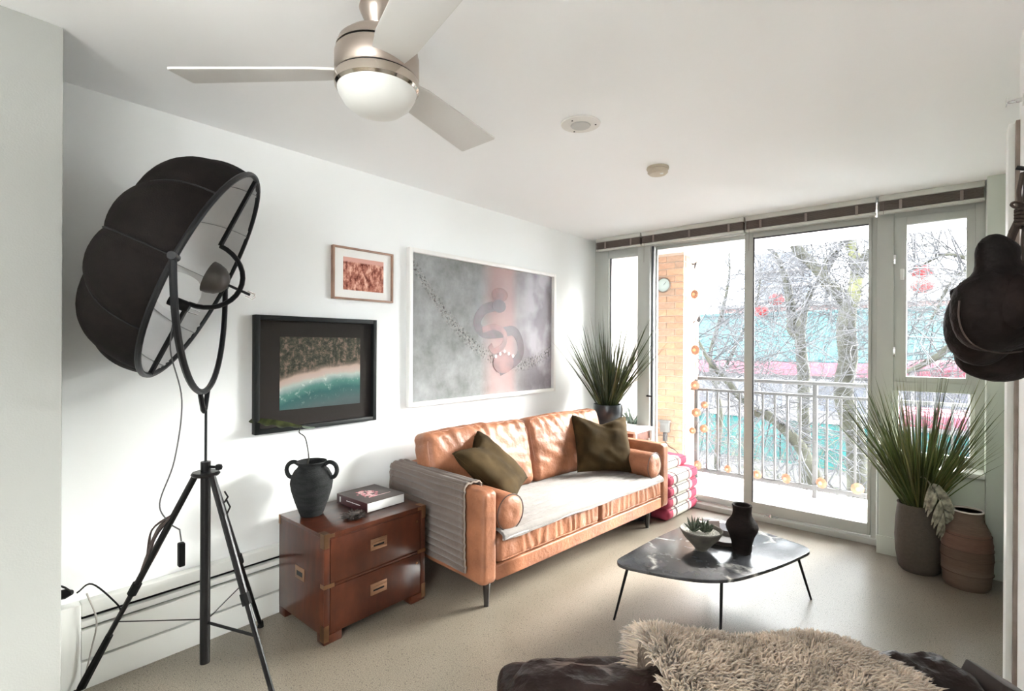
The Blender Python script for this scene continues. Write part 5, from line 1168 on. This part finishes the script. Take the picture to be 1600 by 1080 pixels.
# right hand tree, two leaders
Y = 9.5; b0 = at(1338, 790, Y)
tree('bare_tree', 'thick forked mossy bare tree in the right half of the sliding door', Y, [
    ('trunk', bark, [((b0.x, b0.y, GZ-.02), .24), ((b0.x, b0.y, -1.6), .22), (at(1338, 700, Y), .21), (at(1318, 620, Y), .20), (at(1325, 560, Y), .21), (at(1322, 510, Y), .20), (at(1328, 470, Y), .17)]),
    ('branch', bark, [(at(1328, 480, Y), .15), (at(1300, 450, Y), .14), (at(1272, 415, Y), .125), (at(1245, 388, Y-.2), .11), (at(1215, 340, Y-.4), .09)]),
    ('branch', barkg, [(at(1330, 480, Y), .15), (at(1338, 440, Y), .14), (at(1338, 410, Y+.1), .13), (at(1328, 375, Y+.2), .12), (at(1318, 320, Y+.3), .10)]),
    ('branch', bark, [(at(1340, 440, Y), .10), (at(1350, 405, Y), .10), (at(1368, 385, Y), .09), (at(1375, 340, Y), .08)]),
    ('branch', bark, [(at(1296, 445, Y), .05), (at(1290, 410, Y), .04), (at(1312, 385, Y), .03), (at(1330, 355, Y), .02)])], 70, 5, (b0.x, b0.y))
Y = 10.5; b0 = at(1262, 760, Y)
tree('bare_tree', 'slimmer bare tree rising behind the railing left of the forked one', Y, [
    ('trunk', bark, [((b0.x, b0.y, GZ-.02), .17), ((b0.x, b0.y, -1.5), .16), (at(1256, 660, Y), .15), (at(1256, 590, Y), .15), (at(1250, 530, Y), .14), (at(1254, 485, Y), .12)]),
    ('branch', bark, [(at(1251, 530, Y), .11), (at(1238, 515, Y), .14), (at(1236, 480, Y), .12), (at(1228, 440, Y), .10), (at(1215, 405, Y), .08), (at(1195, 380, Y), .05), (at(1170, 350, Y), .03)]),
    ('branch', bark, [(at(1254, 490, Y), .10), (at(1268, 455, Y), .08), (at(1290, 425, Y), .07), (at(1310, 390, Y), .05), (at(1330, 350, Y), .03)])], 80, 6, (b0.x, b0.y))
Y = 8.2; b0 = at(1290, 790, Y)
tree('bare_tree', 'leaning mossy bare tree crossing behind the railing balusters', Y, [
    ('trunk', bark, [((b0.x+.6, b0.y, GZ-.02), .15), ((b0.x+.3, b0.y, -1.4), .14), (at(1262, 720, Y), .12), (at(1235, 680, Y), .12), (at(1205, 652, Y), .11), (at(1175, 640, Y), .09), (at(1130, 590, Y), .07), (at(1105, 560, Y), .05), (at(1085, 520, Y), .03)])], 60, 8, (b0.x+.6, b0.y))
Y = 9.0; b0 = at(1560, 700, Y)
tree('bare_tree', 'bare tree whose long limbs cross the right casement window', Y, [
    ('trunk', bark, [((b0.x, b0.y, GZ-.02), .2), ((b0.x, b0.y, -1), .18), (at(1560, 620, Y), .16), (at(1548, 500, Y), .13), (at(1540, 420, Y), .11), (at(1545, 300, Y), .09)]),
    ('branch', bark, [(at(1552, 540, Y), .09), (at(1500, 535, Y), .075), (at(1460, 560, Y), .065), (at(1420, 580, Y), .05), (at(1390, 585, Y), .03)]),
    ('branch', bark, [(at(1546, 470, Y), .06), (at(1510, 425, Y), .045), (at(1480, 452, Y), .035), (at(1455, 500, Y), .025)]),
    ('branch', bark, [(at(1540, 420, Y), .05), (at(1500, 400, Y), .04), (at(1470, 400, Y), .03), (at(1430, 420, Y), .02)])], 100, 12, (b0.x, b0.y))
Y = 11.5; b0 = at(1120, 780, Y)
tree('bare_tree', 'thin spreading bare tree behind the fixed left door pane', Y, [
    ('trunk', bark, [((b0.x, b0.y, GZ-.02), .12), ((b0.x, b0.y, -1), .1), (at(1125, 640, Y), .09), (at(1110, 560, Y), .07), (at(1130, 480, Y), .06), (at(1140, 420, Y), .04), (at(1135, 360, Y), .03)]),
    ('branch', bark, [(at(1122, 600, Y), .06), (at(1150, 540, Y), .05), (at(1180, 480, Y), .035), (at(1190, 420, Y), .02)])], 90, 15, (b0.x, b0.y))
sh = thing('roadside_shrubs', 'tangle of pale leafless shrubs below the balcony', 'shrub', (-3, 12.5, GZ)); pts = [[Vector((x, 12.5+g.uniform(-1, 1), GZ+h)) for h in (0, .8, 1.6, 2.2, 2.8)] for x in [-9+.45*i for i in range(28)]]
o = twigs(pts, 150, 1.1, .3, 44, .012).obj('shrub_twigs', mat('shrub_twig', (.05, .055, .035), .9), sh, world=True); o['kind'] = 'stuff'
for q in pts: B().tube(q, [.03, .027, .022, .015, .008], 5).obj('shrub_stem', bark, sh, world=True)
